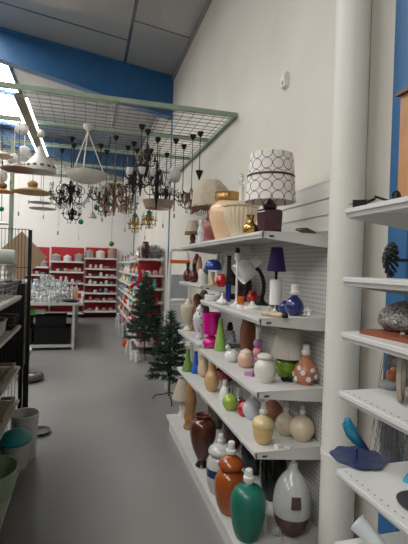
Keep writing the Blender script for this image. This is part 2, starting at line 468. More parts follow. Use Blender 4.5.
# dark coil of flex near the wall on the top shelf
mb = MB()
p0 = Vector((1.17, 2.13, Z1))
pts = []
for i in range(60):
    a = i*.42; pts.append((.0+.028*math.cos(a)*(1+.01*i*.3), .05*math.sin(a)+.002*i-.06, .006+.0006*i))
pts += [(.01, .03, .02), (-.01, -.03, .008), (.0, -.10, .006)]
mb.tube(pts, .0035, 6)
tag(mb.build('power_cord', mat('brown_flex', (.07, .05, .035), .5), loc=p0), 'brown coil of lamp flex lying at the near end of the top shelf', 'cable')

# --- second shelf
NAVY = ceram('cobalt_glass', (.01, .022, .12), .08)
item('ceramic_lamp', 'round glossy cobalt blue lamp base with a white bulb holder', 'lamp base', 294, 315.5, Z2, [
    ('body', [(4.5, 0), (5.5, .5), (9.3, 6), (9.3, 12), (5.5, 17.5), (2.6, 19.5), (2.4, 21)], NAVY, dict(sm=3)),
    ('bulb_holder', [(2.6, 20.5), (4.6, 21.5), (5, 24), (3.4, 25), (3.6, 31), (2, 31.5)], SOCKET)])
item('ball_vase', 'little dark blue glass ball left of the cobalt lamp base', 'vase', 284, 313, Z2, [
    ('body', [(3, 0), (5.5, 4), (5, 9), (2, 11), (2.3, 12.5)], NAVY, dict(sm=3))])
item('table_lamp', 'lamp with tapered violet shade above a white cylinder on a chrome foot', 'lamp', 275, 311.5, Z2, [
    ('base', [(6.5, 0), (6.5, 2), (5, 2.5), (5, 9), (3, 9.5)], CHROME),
    ('column', [(5.6, 7), (6, 8), (6, 31), (6.2, 32), (0, 32)], mat('white_satin_cylinder', (.8, .79, .76), .6)),
    ('stem', [(1.4, 32), (1.4, 39), (2.3, 40), (2.3, 44)], BLACK),
    shd('lamp_shade', 9.6, 5.6, 40, 64, mat('violet_shade', (.035, .018, .13), .75), seg=36)])
# gooseneck reading lamp
def gooseneck():
    loc, s = place(260.5, 305, Z2, 8)
    r = thing('desk_lamp', 'reading lamp with black bent neck and open white metal head', 'lamp', loc)
    MB().lathe([(8*s, 0), (8*s, 1.5*s), (5*s, 3*s), (3.2*s, 6*s), (2.4*s, 9*s)]).build('base', BLACK, r)
    def q(px, py, dx=0):  # point in the plane across the view through the lamp
        p = at(px, py, 1, loc.y+dx); return p-loc
    MB().tube([q(261, 300), q(263.5, 292), q(264, 284), q(262.5, 277), q(259.5, 271), q(256, 268)], 2*s, 10).build('neck', BLACK, r)
    a = q(259, 260); b = q(238.2, 275, .01)
    ax = (b-a).normalized(); L_ = (b-a).length
    M = Matrix.Translation(a) @ ax.to_track_quat('Z', 'Y').to_matrix().to_4x4()
    pr = [(0, -1.5*s), (3.6*s, -1.2*s), (4.6*s, 0), (4.8*s, 9*s), (6.5*s, 10*s), (10*s, 15*s), (11.2*s, L_), (10.7*s, L_), (9.5*s, 15*s), (6*s, 10.6*s), (0, 9*s)]
    hd = MB().lathe(pr, M=M, seg=36).build('lamp_head', mat('pale_grey_enamel', (.82, .83, .81), .3), r)
    MB().ball((0, 0, L_*.72), 3.4*s, M=M).build('bulb', SOCKET, hd)
gooseneck()
item('candlestick_lamp', 'tall thin white stick lamp with black bulb tip behind the reading lamp head', 'lamp', 236, 306, Z2, [
    ('base', [(5, 0), (5, 1.5), (2, 3), (1.3, 5)], WHITE_C),
    ('pole', [(1.1, 4), (1.1, 46)], WHITE_C),
    ('bulb_holder', [(2.8, 46), (3, 47), (3, 52), (2.2, 53)], SOCKET),
    ('bulb_cap', [(2.4, 53), (2.6, 56), (1.4, 58), (0, 58.5)], BLACK)])
item('tealight_glass', 'orange glass tealight cup on a white foot', 'candle holder', 240.5, 308.5, Z2, [
    ('foot', [(3.6, 0), (3.6, 3), (2.8, 4)], WHITE_C),
    ('cup', [(2.8, 4), (3.4, 5), (3.4, 12), (2.8, 12), (2.6, 5)], mat('orange_glass', (.8, .2, .01), .15, trans=.3))])
item('round_foot', 'flat round white lamp foot lying on the second shelf', 'lamp part', 252, 309, Z2, [
    ('body', [(8.5, 0), (9, 1), (8.5, 3), (4, 4), (2, 6), (1.5, 8)], WHITE_C, dict(sm=2))])
item('red_pot', 'red glass pot half hidden behind the white lamp foot', 'pot', 252, 299, Z2, [
    ('body', [(3, 0), (6, 3), (6, 7), (3.4, 10), (4, 12)], mat('red_glass', (.45, .01, .012), .12, coat=.6), dict(sm=3))], X=1.18)
def lying(name, label, cat, px, py, z, L_, r, m, ang, knob=None, lo=.86):
    loc, s = place(px, py, z, r, lo=lo)
    L_ *= s; r_ = r*s
    M = Matrix.Translation((0, 0, r_)) @ Matrix.Rotation(ang, 4, 'Z') @ Matrix.Rotation(PI/2, 4, 'Y')
    pr = [(0, -L_/2), (r_*.7, -L_/2), (r_*.8, -L_*.3), (r_, -L_*.25), (r_*.75, -L_*.1), (r_*.95, L_*.1), (r_*.7, L_*.3), (r_*.9, L_*.36), (r_*.6, L_/2), (0, L_/2)]
    root = thing(name, label, cat, loc)
    MB().lathe(smoothp(pr, 2), M=M, seg=20).build('body', m, root)
    if knob: MB().lathe([(0, L_/2), (r_*.95, L_/2), (r_*.95, L_/2+4*s), (0, L_/2+4*s)], M=M, seg=20).build('end_cap', knob, root)
    return root
lying('wooden_spindle', 'turned pale wooden lamp spindle lying along the front of the second shelf', 'lamp part', 272, 317, Z2, 26, 2.8, mat('pale_wood', (.62, .45, .30), .5, noise=(20, .3)), -1.0, BLACK)
item('shell_ornament', 'small crumpled white shell ornament near the pillar end of the second shelf', 'ornament', 306, 316, Z2, [
    ('body', [(3, 0), (5, 1), (3.5, 4), (5, 5.5), (2, 8), (3, 9), (0, 10)], WHITE_C, dict(flute=(5, .35), seg=40))])
item('tall_vase', 'tall narrow dark vase with deep blue lower half', 'vase', 228, 300, Z2, [
    ('body', [(2.5, 0), (2.6, 2), (3, 20), (2.3, 34), (2.1, 44), (2.6, 46)], banded('blue_to_black', [(.13, (.012, .03, .2)), (9, (.015, .012, .015))]))], X=1.02)
item('ornament', 'white porcelain swan lying at the front edge of the second shelf', 'ornament', 222, 304.5, Z2, [
    ('body', [(4, 0), (6, 1.5), (5, 4), (2, 6), (1, 9), (1.8, 10.5), (0, 12)], WHITE_C, dict(sm=3, sx=1, sy=1.4))])
item('ring_bowl', 'white ring shaped basket with brown filling, far end of the second shelf', 'basket', 212, 300.5, Z2, [
    ('rim', [(6, 0), (7.5, 1), (8, 5), (7, 6), (6, 5), (5.6, 1.5)], WHITE_C, dict(loop=True)),
    ('filling', [(5, .6), (5.5, 3), (3, 6), (0, 6.5)], mat('brown_potpourri', (.2, .09, .05), .9, noise=(80, .6)))])
for kx, (px, py, c, lab) in enumerate([(233, 0, (.05, .008, .012), 'dark maroon round jar at the back behind the red pot and tall vase'), (244, 0, (.03, .01, .015), 'almost black squat jar at the back behind the white reading lamp head')]):
    item('jar', lab, 'jar', px, 0, Z2, [('body', [(4, 0), (7, 4), (8, 16), (6, 24), (3, 27), (3.5, 30)], ceram('maroon_%d' % kx, c, .2), dict(sm=3))], X=1.14+.02*kx)
# far bay, second shelf
BLUEC = ceram('royal_blue_enamel', (.012, .04, .26), .15)
item('table_lamp', 'small lamp with royal blue mushroom shade on a golden stem', 'lamp', 212.5, 285, Z2F, [
    ('base', [(4.5, 0), (5, 1), (2, 3), (1.6, 8), (2.4, 13)], mat('golden_resin', (.5, .33, .15), .4), dict(sm=2)),
    ('lamp_shade', [(7.9, 15), (8.8, 15.5), (8.6, 20), (6.5, 24), (2, 25.5), (0, 25.8)], BLUEC, dict(sm=2))])
item('red_pot', 'shiny red round pot beside the blue mushroom lamp', 'pot', 221, 287, Z2F, [
    ('body', [(3, 0), (5.6, 3.5), (5.6, 8), (3.2, 11.5), (4, 13)], MATS['red_glass'], dict(sm=3))])
item('ceramic_lamp', 'white cylinder lamp base with green side, left of the blue mushroom lamp', 'lamp base', 203, 284, Z2F, [
    ('body', [(4.6, 0), (5, 1), (5, 14), (4.4, 15), (0, 15)], speck('white_green_glaze', (.6, .6, .56), (.1, .17, .07), 9, .42))])
item('figurine', 'small pink ceramic bird reaching over the white cylinder lamp base', 'figurine', 199, 283, Z2F, [
    ('body', [(2.5, 0), (3, 3), (2, 9), (3.2, 15), (2.6, 20), (1.6, 24), (0, 27)], ceram('skin_pink', (.55, .33, .25), .4), dict(sm=3))], X=.99)
for px, X, lab in ((187.5, .91, 'dark red globe vase with black neck at the very end of the second shelf'), (193.5, .92, 'dark red globe vase with black neck, second from the end of its shelf')):
    item('globe_vase', lab, 'vase', px, 0, Z2F, [
        ('body', [(2.8, 0), (4.6, 3), (4.8, 7), (3, 11), (1.5, 12)], ceram('oxblood_glaze', (.09, .008, .012), .1), dict(sm=3)),
        ('neck', [(1.5, 12), (1.2, 14), (1.9, 18), (1.4, 19)], BLACK)], X=X)
item('cylinder_vase', 'slim amber vase behind the dark red globe vases', 'vase', 199, 0, Z2F, [
    ('body', [(2.2, 0), (2.4, 1), (2.6, 12), (2.0, 14)], ceram('amber_glaze', (.5, .17, .02), .2))], X=1.0)
item('gourd_vase', 'rust red gourd vase at the back of the far bay', 'vase', 196, 0, Z2F, [
    ('body', [(2.5, 0), (4.4, 5), (3, 11), (4, 17), (3.6, 22), (1.6, 26), (1.6, 28)], ceram('rust_glaze', (.22, .04, .02), .25), dict(sm=3))], X=.98)
item('ornament', 'crumpled white napkin shaped ornament behind the blue mushroom shade', 'ornament', 219, 0, Z2F, [
    ('body', [(2.5, 0), (2, 8), (3, 18), (4.5, 22), (2.5, 27), (3.5, 30), (0, 32)], WHITE_C, dict(flute=(5, .25), seg=40))], X=1.12)

# --- third shelf
TERRA = ceram('terracotta_glaze', (.50, .19, .10), .35)
l = item('ceramic_lamp', 'salmon terracotta jug lamp base with white flowers in relief', 'lamp base', 305, 383, Z3, [
    ('body', [(6, 0), (7, .5), (11.5, 8), (11.2, 16), (6.5, 22), (4.2, 25), (3.8, 28), (4.8, 29)], TERRA, dict(sm=3, seg=36)),
    ('bulb_holder', [(2.8, 28), (4.2, 30), (4.4, 33), (3.2, 34), (3.2, 39), (2, 39.5)], SOCKET)])
s = l['_s']
for a, h in ((3.3, 6), (4.0, 13), (4.5, 7), (4.9, 15), (5.3, 9), (3.6, 17), (2.6, 9), (1.8, 12), (.8, 8)):
    r = (11.6 if h < 14 else 10.4)*s
    c = Vector((r*math.cos(a), r*math.sin(a), h*s))
    mb = MB(); mb.ball(c, 1.2*s, 8)
    for i in range(6):
        b = i*PI/3; t = Vector((-math.sin(a), math.cos(a), 0))
        mb.ball(c+t*(1.7*s*math.cos(b))+Vector((0, 0, 1.7*s*math.sin(b))), 1.15*s, 8)
    mb.build('flower', WHITE_C, l)
PLEAT = mat('white_pleated_fabric', (.66, .62, .55), .9)
item('table_lamp', 'round green glazed lamp with a wide cream pleated shade', 'lamp', 287, 374, Z3, [
    ('base', [(6, 0), (8, .5), (12.8, 8), (12.6, 16), (8, 21.5), (4, 23)], ceram('leaf_green_glaze', (.17, .30, .025), .12), dict(sm=3)),
    ('stem', [(1.5, 20), (1.5, 30)], BRASS),
    ('lamp_shade', shade(17.3, 10, 21, 49, .5), PLEAT, dict(loop=True, seg=160, flute=(40, .022)))])
def bow():
    loc, s = place(286, 381.5, Z3, 4)
    mb = MB()
    for a in (-.5, .6, 2.4, 3.7): mb.ball((3.2*s*math.cos(a), 3.2*s*math.sin(a), 2.2*s), (2.6*s, 1.6*s, 1.9*s), 10)
    mb.ball((0, 0, 2.2*s), 1.5*s, 10); mb.tube([(0, 0, 2*s), (3*s, -3*s, .8*s), (6*s, -3*s, .6*s)], .8*s, 6)
    tag(mb.build('bow', BLACK, loc=loc), 'small black bow in front of the green lamp', 'bow')
bow()
item('ginger_jar', 'rounded off-white lidded jar with faint grey sketch lines', 'jar', 264.5, 381.5, Z3, [
    ('body', [(7, 0), (8, .5), (11, 9), (10.5, 17), (7, 21.5), (6, 23)], speck('crackle_white', (.66, .64, .58), (.25, .24, .22), 34, .075), dict(sm=3, seg=36)),
    ('lid', [(7, 22.5), (8.2, 23.5), (8.4, 25.5), (6, 28), (0, 28.6)], ceram('offwhite_lid', (.62, .59, .52)), dict(sm=2))])
item('ceramic_lamp', 'lamp base of three stacked pink and mauve glass balls', 'lamp base', 257, 373, Z3, [
    ('foot', [(5, 0), (5, 1.5), (2, 3), (2, 9)], ceram('mauve_glass', (.30, .10, .28), .1)),
    ('lower_ball', [(0, 8), (3, 9), (4.3, 12.5), (3, 16), (0, 17)], MATS['mauve_glass'], dict(sm=3)),
    ('middle_ball', [(0, 15.5), (4, 17), (5.4, 21), (4, 25), (0, 26.5)], ceram('pink_glass', (.62, .22, .26), .12), dict(sm=3)),
    ('upper_ball', [(0, 25), (3.6, 26.5), (5, 30), (3.6, 33.5), (0, 35)], ceram('lilac_glass', (.40, .2, .36), .12), dict(sm=3)),
    ('candle_tube', [(2.4, 34), (2.6, 45), (1.6, 46)], CANDLE)])
def heart():
    loc, s = place(250, 375.5, Z3, 5)
    mb = MB(); pts = []
    for i in range(24):
        t = 2*PI*i/24; pts.append((.36*s*16*math.sin(t)**3, .36*s*(13*math.cos(t)-5*math.cos(2*t)-2*math.cos(3*t)-math.cos(4*t))))
    mb.prism(pts, 0, 3.4*s, axis=2)
    tag(mb.build('heart_dish', ceram('lilac_heart', (.42, .19, .42), .3), loc=loc), 'small lilac heart dish at the front edge below the stacked balls', 'dish')
heart()
item('egg_lamp', 'peach egg shaped lamp body with a pale top lying before the brown vase', 'lamp', 245.5, 367, Z3, [
    ('body', [(4, 0), (7, 1.5), (8.8, 7), (7.8, 12), (4, 16), (0, 17)], ceram('peach_egg', (.66, .40, .29), .25), dict(sm=3)),
    ('cap', [(6, 13.5), (5.6, 16), (2, 18), (0, 18.4)], ceram('cream_cap', (.7, .64, .52), .3))])
item('duck_dish', 'white porcelain duck shaped dish with grey markings', 'dish', 231.5, 361.5, Z3, [
    ('body', [(4, 0), (6.5, 2), (7.8, 6), (6, 10), (2.5, 12.5), (0, 13)], WHITE_C, dict(sm=3)),
    ('head', [(0, 11), (2.6, 12), (3, 14.5), (1.6, 17), (0, 17.5)], speck('white_grey_head', (.65, .65, .64), (.15, .17, .2), 70, .3), dict(sm=2, c=(-4, 0, 0)))])
item('table_lamp', 'small lamp with blue and white mottled shade and dark finial', 'lamp', 229.5, 357, Z3, [
    ('base', [(4, 0), (4, 1.5), (1.5, 3), (1.5, 9)], BLACK),
    ('lamp_shade', shade(7, 4.5, 7, 19, .5), speck('blue_white_mottle', (.5, .53, .6), (.06, .09, .18), 55, .35, .8), dict(loop=True)),
    ('finial', [(2.4, 18.5), (3.2, 21), (2.5, 25), (1.4, 27)], BLACK)], X=1.08)
BROWNT = ceram('russet_glaze', (.25, .075, .04), .4)
l = item('tulip_vase', 'russet tulip shaped vase with petal rim behind the peach egg', 'vase', 247, 0, Z3, [
    ('body', [(4.5, 0), (5.5, 1), (7.5, 12), (7.8, 24), (6.2, 32), (5, 40), (4.3, 40), (5.6, 31), (6.8, 22)], BROWNT, dict(sm=2, flute=(3, .12), seg=42))], X=1.13)
item('cone_lamp', 'slender lime green cone lamp', 'lamp', 220, 350.5, Z3, [
    ('body', [(5.4, 0), (5.9, 1), (5.6, 4), (2.4, 27), (1.9, 32), (0, 33)], mat('lime_plastic', (.25, .44, .10), .4))])
MAG = mat('magenta_glass', (.52, .005, .20), .18, coat=.4)
item('table_lamp', 'bright magenta glass lamp with drum shade and bulb shaped foot', 'lamp', 211, 347.5, Z3, [
    ('base', [(6, 0), (8.6, 1), (9.4, 5), (7.5, 9.5), (3.4, 11), (3.4, 14)], MAG, dict(sm=3)),
    ('lamp_shade', [(3.4, 13.6), (8.7, 14), (9.3, 35), (8.9, 35), (8.3, 14.8), (3, 14.6)], MAG)])
item('ginger_jar', 'slim white ginger jar with blue painting beside the magenta lamp', 'jar', 199, 341.5, Z3F, [
    ('body', [(4.2, 0), (5, 1), (3.6, 6), (7, 17), (6.6, 23), (3.6, 27), (4.2, 29), (2.4, 32), (1, 34), (0, 35)], speck('blue_on_white', (.6, .61, .63), (.1, .13, .25), 38, .3), dict(sm=3))])
item('urn', 'cream stemmed urn with gilded handles at the end of the third shelf', 'urn', 188, 333, Z3F, [
    ('body', [(5, 0), (5.6, 1), (2.2, 4), (2.6, 7), (7, 12), (8.4, 23), (7.6, 25), (4, 26), (3, 30), (0, 33)], ceram('cream_gilded', (.58, .50, .38), .35), dict(sm=3)),
    ])
item('bulb_figure', 'small dark bottle figure behind the slim ginger jar', 'bottle', 206, 0, Z3F, [
    ('body', [(3, 0), (4, 10), (3, 22), (1.5, 30), (2, 34)], mat('dark_brown_glass', (.05, .02, .015), .2), dict(sm=2))], X=1.06)

item('figurine', 'tall tan and brown carved figure behind the white ginger jar, far bay', 'figurine', 203, 0, Z3F, [
    ('body', [(4, 0), (5, 2), (3, 12), (5.5, 20), (3.5, 26), (5, 31), (4, 37), (0, 40)], speck('tan_brown_carving', (.40, .24, .14), (.12, .05, .03), 30, .4, .5), dict(sm=2))], X=1.1)
item('figurine', 'rusty brown bear figure at the back of the far bay, above the cream urn', 'figurine', 196.5, 0, Z3F, [
    ('body', [(4, 0), (5, 3), (4.5, 15), (5, 22), (3, 27), (4.6, 31), (3.6, 36), (0, 38)], mat('rusty_plush', (.22, .09, .045), .8, noise=(50, .4)), dict(sm=2))], X=1.0)
# --- fourth shelf
IVORY = ceram('ivory_glaze', (.66, .54, .38), .25)
item('ceramic_lamp', 'ivory ball lamp base nearest the pillar on the fourth shelf', 'lamp base', 301.5, 435, Z4, [
    ('body', [(6, 0), (8, .6), (12.6, 8), (12.6, 15), (8, 21.5), (3, 23.5), (2.6, 26)], IVORY, dict(sm=3, seg=36)), socket(25.5, 8, 3)])
item('ceramic_lamp', 'pale cream ball lamp base in the middle of the fourth shelf, behind the yellow jar', 'lamp base', 286, 426, Z4, [
    ('body', [(5, 0), (7, .6), (11, 7), (11, 13), (7, 19), (3, 21), (2.6, 24)], ceram('pale_cream', (.60, .53, .41), .25), dict(sm=3, seg=36)), socket(23.5, 9, 2.6)], X=1.12)
item('ceramic_lamp', 'dull terracotta ball lamp base behind the others on the fourth shelf', 'lamp base', 272, 418, Z4, [
    ('body', [(5, 0), (7, .6), (10.5, 7), (10.5, 12), (6, 17.5), (3, 19), (2.6, 22)], ceram('dull_terracotta', (.36, .15, .085), .4), dict(sm=3, seg=36))], X=1.14)
item('ceramic_lamp', 'honey yellow lidded jar lamp base at the near front corner of the fourth shelf', 'lamp base', 262.5, 443, Z4, [
    ('body', [(5.5, 0), (6.5, .6), (9, 5), (10.5, 12), (10, 17)], ceram('honey_ribbed', (.60, .43, .19), .3), dict(sm=2, seg=36)),
    ('lid', [(10.8, 17), (11.3, 18.5), (11, 22), (8, 26), (3, 28), (2.8, 30)], ceram('honey_pale', (.64, .50, .27), .2), dict(sm=2, seg=36)),
    ('bulb_holder', [(2.6, 29.5), (4, 30.5), (4, 33), (3, 34), (2.8, 39), (1.8, 40)], SOCKET)])
item('ceramic_lamp', 'pale blue white globe lamp base beside the honey jar', 'lamp base', 252, 431, Z4, [
    ('body', [(4.5, 0), (6, .6), (10, 7), (10, 13), (6, 18.5), (2.5, 20), (2.5, 22)], ceram('ice_white', (.52, .55, .60), .15), dict(sm=3, seg=36)), socket(21.5, 7, 2.6)], X=1.02)
item('ceramic_lamp', 'small red ball lamp base between the apple lamp and pale globe', 'lamp base', 243.5, 424, Z4, [
    ('body', [(3, 0), (5.5, 2.5), (6.6, 7), (5.5, 11), (2, 14), (1.8, 16)], ceram('red_glaze', (.42, .01, .012), .15), dict(sm=3))], X=.985)
item('ceramic_lamp', 'tiny chrome ball lamp base with black and white holder', 'lamp base', 239, 409, Z4, [
    ('body', [(2.5, 0), (4.4, 2), (5, 5), (4.4, 8), (1.6, 10.5)], CHROME, dict(sm=3)),
    ('bulb_holder', [(1.6, 10), (2.6, 11), (2.6, 14), (2.2, 15), (2.2, 18)], SOCKET)], X=1.02)
item('ceramic_lamp', 'apple green round lamp base with small silver holder', 'lamp base', 230, 409.5, Z4, [
    ('body', [(3.5, 0), (6, 1.5), (8.2, 7), (7.4, 12), (3, 15.6), (2, 16)], ceram('apple_green', (.30, .42, .06), .12), dict(sm=3)),
    ('bulb_holder', [(2.2, 16), (2.6, 17), (2.6, 20), (1.6, 22), (1.6, 24)], CHROME)])
item('bottle_lamp', 'white bottle shaped lamp base behind the apple green one', 'lamp base', 224.5, 400.5, Z4, [
    ('body', [(4.2, 0), (5.4, 1), (5.8, 7), (4, 12), (2, 14), (1.8, 16), (2.6, 18), (2, 21)], WHITE_C, dict(sm=3))])
TAN = ceram('caramel_glaze', (.58, .36, .16), .2)
item('gourd_lamp', 'caramel glazed pear shaped lamp body on the fourth shelf', 'lamp base', 211.5, 391, Z4, [
    ('body', [(3.6, 0), (4.5, .6), (7.6, 7), (7.2, 15), (4.2, 20), (3.6, 25), (4.4, 27), (2, 29)], TAN, dict(sm=3))])
item('gourd_lamp', 'cream swan necked vase left of the caramel lamp body', 'vase', 203.5, 386, Z4, [
    ('body', [(4, 0), (6, 2), (6.4, 9), (3.4, 17), (2.4, 24), (3.4, 28), (1.5, 31)], ceram('cream_sand', (.60, .46, .30), .3), dict(sm=3))], X=1.0)
item('trumpet_vase', 'bright blue trumpet shaped vase on the fourth shelf', 'vase', 195.5, 373, Z4F, [
    ('body', [(4.2, 0), (4.8, 1), (4.4, 4), (2.2, 10), (1.7, 20), (2.2, 22)], ceram('azure_glass', (.02, .11, .48), .15), dict(sm=2))])
item('trumpet_vase', 'moss green bell vase at the end of the fourth shelf', 'vase', 187.5, 372, Z4F, [
    ('body', [(5.2, 0), (5.8, 1), (5, 4), (2.6, 11), (2, 20), (2.3, 22)], ceram('moss_glass', (.16, .27, .05), .2), dict(sm=2))])
item('red_bowl', 'dark red bowl at the back between the caramel lamp and white bottle', 'bowl', 226, 0, Z4, [
    ('body', [(4, 0), (9, 4), (11, 12), (10.2, 12), (8, 5), (3, 2)], ceram('deep_red', (.25, .01, .012), .25), dict(sm=2))], X=1.13)
# white plug with a short lead at the edge of the fourth shelf
p = at(277, 448, 2, Z4)
t = thing('plug', 'white plug with short lead lying before the honey jar', 'plug', p)
MB().box((0, 0, .009), (.02, .03, .018), rz=.5).build('body', SOCKET, t, smooth=False)
MB().tube([(0, .01, .01), (.03, .03, .004), (.05, .0, .004), (.06, -.03, .004), (.085, -.01, .004)], .003, 6).build('lead', SOCKET, t)

# --- base shelf
LOB = .715
BOT = banded('white_glaze_brown_foot', [(.112, (.10, .05, .035)), (9, (.50, .51, .50))], .15)
l = item('ceramic_lamp', 'big grey white bottle lamp base with brown foot and square brown patch', 'lamp base', 291, 532, Z0, [
    ('body', [(9, 0), (11, .8), (17.5, 12), (19.5, 30), (17, 46), (11.5, 56), (6, 62), (4.6, 66), (5, 70), (3.2, 71)], BOT, dict(sm=3, seg=44)), socket(70, 8, 2.6)], lo=LOB)
s = l['_s']
dirv = (EYE-l.location); a = math.atan2(dirv.y, dirv.x)+.22
pm = MB()
for i in range(5):
    for j in range(5): pass
pts = []
for i in range(7):
    aa = a+(i-3)*.082
    pts.append(aa)
vs = []; fs = []
for rr_ in (18.9, 20.0):
    for j, zz in enumerate((33, 44)):
        for aa in pts:
            R_ = (rr_-(0.1 if j == 0 else 1.6))*s; vs.append((R_*math.cos(aa), R_*math.sin(aa), zz*s))
n_ = 7
for i in range(6):
    fs += [(14+i, 14+i+1, 21+i+1, 21+i), (i, 7+i, 7+i+1, i+1), (i, i+1, 14+i+1, 14+i), (7+i, 21+i, 21+i+1, 7+i+1)]
fs += [(0, 14, 21, 7), (6, 13, 27, 20)]
pm._add(vs, fs); pm.build('square_patch', mat('brown_clay', (.075, .04, .03), .5), l)
item('ceramic_lamp', 'bottle green satin lamp base at the near front of the base shelf', 'lamp base', 247, 537, Z0, [
    ('body', [(10, 0), (11.5, .8), (15.5, 12), (17.8, 30), (17.4, 42), (13, 50), (5, 53), (4.4, 54)], mat('bottle_green', (.01, .16, .11), .38, coat=.2), dict(sm=3, seg=44)),
    ('bulb_holder', [(3.5, 53), (3.5, 56), (5.4, 57), (5.6, 61), (4, 62), (3.6, 68), (2.2, 69)], SOCKET)], lo=LOB)
item('ceramic_lamp', 'burnt orange lidded jar lamp base between the green and blue-banded ones', 'lamp base', 229.5, 511.5, Z0, [
    ('body', [(8.5, 0), (10, .8), (14.5, 12), (16.6, 28), (14.5, 38), (9, 43)], ceram('burnt_orange', (.38, .085, .015), .15), dict(sm=3, seg=40)),
    ('lid', [(9, 43), (12.8, 45), (13, 49), (9, 54), (3.5, 56.5), (3, 59)], MATS['burnt_orange'], dict(sm=2, seg=40)),
    ('bulb_holder', [(2.8, 58), (5, 59), (5.2, 62), (3.6, 63), (3.4, 70), (2, 71)], SOCKET)], lo=LOB)
item('ceramic_lamp', 'white lidded jar lamp base with navy band, behind the orange one', 'lamp base', 219.5, 492, Z0, [
    ('body', [(8, 0), (9.5, .8), (13, 10), (14.3, 27), (12.5, 35), (9, 38)], banded('white_navy_band', [(.115, (.55, .55, .55)), (.165, (.02, .04, .14)), (9, (.62, .62, .60))], .15), dict(sm=3, seg=40)),
    ('lid', [(9, 38), (12.5, 39.5), (12.7, 43), (9, 47), (3.5, 49)], ceram('white_lid', (.62, .62, .60), .15), dict(sm=2, seg=40)), socket(48.5, 10, 3.8)], lo=LOB)
item('urn', 'chestnut brown glazed urn with dark foot on the base shelf', 'urn', 202, 465.5, Z0, [
    ('foot', [(6.5, 0), (7, 1), (5, 4), (4.5, 6)], ceram('dark_foot', (.03, .015, .012), .3)),
    ('body', [(4.5, 6), (6, 9), (11, 20), (13.8, 36), (12, 44), (7.5, 47), (7, 49), (9.3, 51), (6.5, 51.6), (5.5, 48)], ceram('chestnut_glaze', (.10, .026, .016), .12), dict(sm=3, seg=40))], lo=LOB)
item('wooden_candlestick', 'tall turned wooden candlestick between the brown urn and cream shade', 'candlestick', 190, 440, Z0, [
    ('body', [(6.5, 0), (7, 2), (5, 5), (6.8, 12), (4.8, 19), (6.4, 26), (4.4, 33), (6, 38), (4.4, 44), (5.4, 48), (3, 50)], WOOD, dict(sm=2))], lo=LOB, X=.90)
item('table_lamp', 'low lamp with cream cone shade at the far end of the base shelf', 'lamp', 182.5, 0, Z0, [
    ('base', [(5, 0), (5.6, 1), (3, 5), (4.2, 12), (1.5, 18)], WHITE_C, dict(sm=2)),
    shd('lamp_shade', 11, 5, 18, 38, mat('cream_shade', (.50, .44, .34), .85), seg=30)], lo=LOB, X=.90)
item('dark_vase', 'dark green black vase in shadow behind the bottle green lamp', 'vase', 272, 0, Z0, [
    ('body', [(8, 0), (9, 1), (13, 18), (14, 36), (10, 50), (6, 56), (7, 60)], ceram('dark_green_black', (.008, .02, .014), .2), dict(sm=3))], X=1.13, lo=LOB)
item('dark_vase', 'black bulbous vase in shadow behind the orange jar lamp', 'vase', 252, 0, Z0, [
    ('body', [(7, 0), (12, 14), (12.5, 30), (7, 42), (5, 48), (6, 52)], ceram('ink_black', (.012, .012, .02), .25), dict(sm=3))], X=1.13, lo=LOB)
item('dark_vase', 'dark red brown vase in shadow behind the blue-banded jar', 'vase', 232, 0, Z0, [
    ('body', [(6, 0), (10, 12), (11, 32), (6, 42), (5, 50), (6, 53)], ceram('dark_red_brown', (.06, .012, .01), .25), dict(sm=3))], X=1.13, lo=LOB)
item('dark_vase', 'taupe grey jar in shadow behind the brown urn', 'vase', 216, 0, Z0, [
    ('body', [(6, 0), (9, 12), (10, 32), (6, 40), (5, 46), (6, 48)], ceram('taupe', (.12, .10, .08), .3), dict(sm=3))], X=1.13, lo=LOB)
p = at(276, 532, 2, Z0); mb = MB(); pts = []
for i in range(70):
    a = i*.45; pts.append((.03*math.cos(a), .055*math.sin(a), .006+.0007*i))
pts += [(.01, -.06, .03), (.0, -.09, .005)]
mb.tube(pts, .003, 6)
p.x = 1.0; p.y = solve_y(274, 1.0, Z0)
tag(mb.build('lamp_flex', mat('pale_grey_flex', (.4, .4, .38), .5), loc=p), 'coil of pale grey flex between the green and grey white bases', 'cable')
p = at(263, 505, 2, .3); q = Vector((.935, solve_y(265, .935, .15), .15))
t = thing('price_tag', 'white paper tag on a short stick beside the bottle green lamp', 'tag', (q.x, q.y, .15))
MB().tube([(0, 0, 0), (0, 0, .16)], .002, 5).build('stick', SOCKET, t)
MB().box((0, -.003, .15), (.030, .004, .05), rz=.3).build('card', SOCKET, t, smooth=False)

# ------------------------------------------------------------------ right rack
R1, R2, R3, R4, R5, R6 = RZ
# wooden clock case with black top
x0 = 1.06; y0 = solve_y(401, x0, R1)
t = thing('clock_case', 'tall honey wood case with black crown on the top shelf beside the blue column', 'clock', (x0, y0, R1))
s = mpp((x0, y0, R1)); hgt = 117*s
t.location = (x0+.055, y0-.035, R1)
CW = mat('honey_wood', (.50, .24, .09), .45, noise=(9, .2))
MB().bb(-.06, .08, -.05, .05, 0, hgt).build('case', CW, t, smooth=False)
MB().bb(-.075, .095, -.06, .06, hgt, hgt+.014).build('cornice', mat('dark_walnut', (.10, .045, .02), .4), t, smooth=False)
MB().lathe([(.05, 0), (.045, .02), (.02, .03), (.03, .06), (.015, .09), (0, .1)], (.01, 0, hgt+.014)).build('finial', BLACK, t)
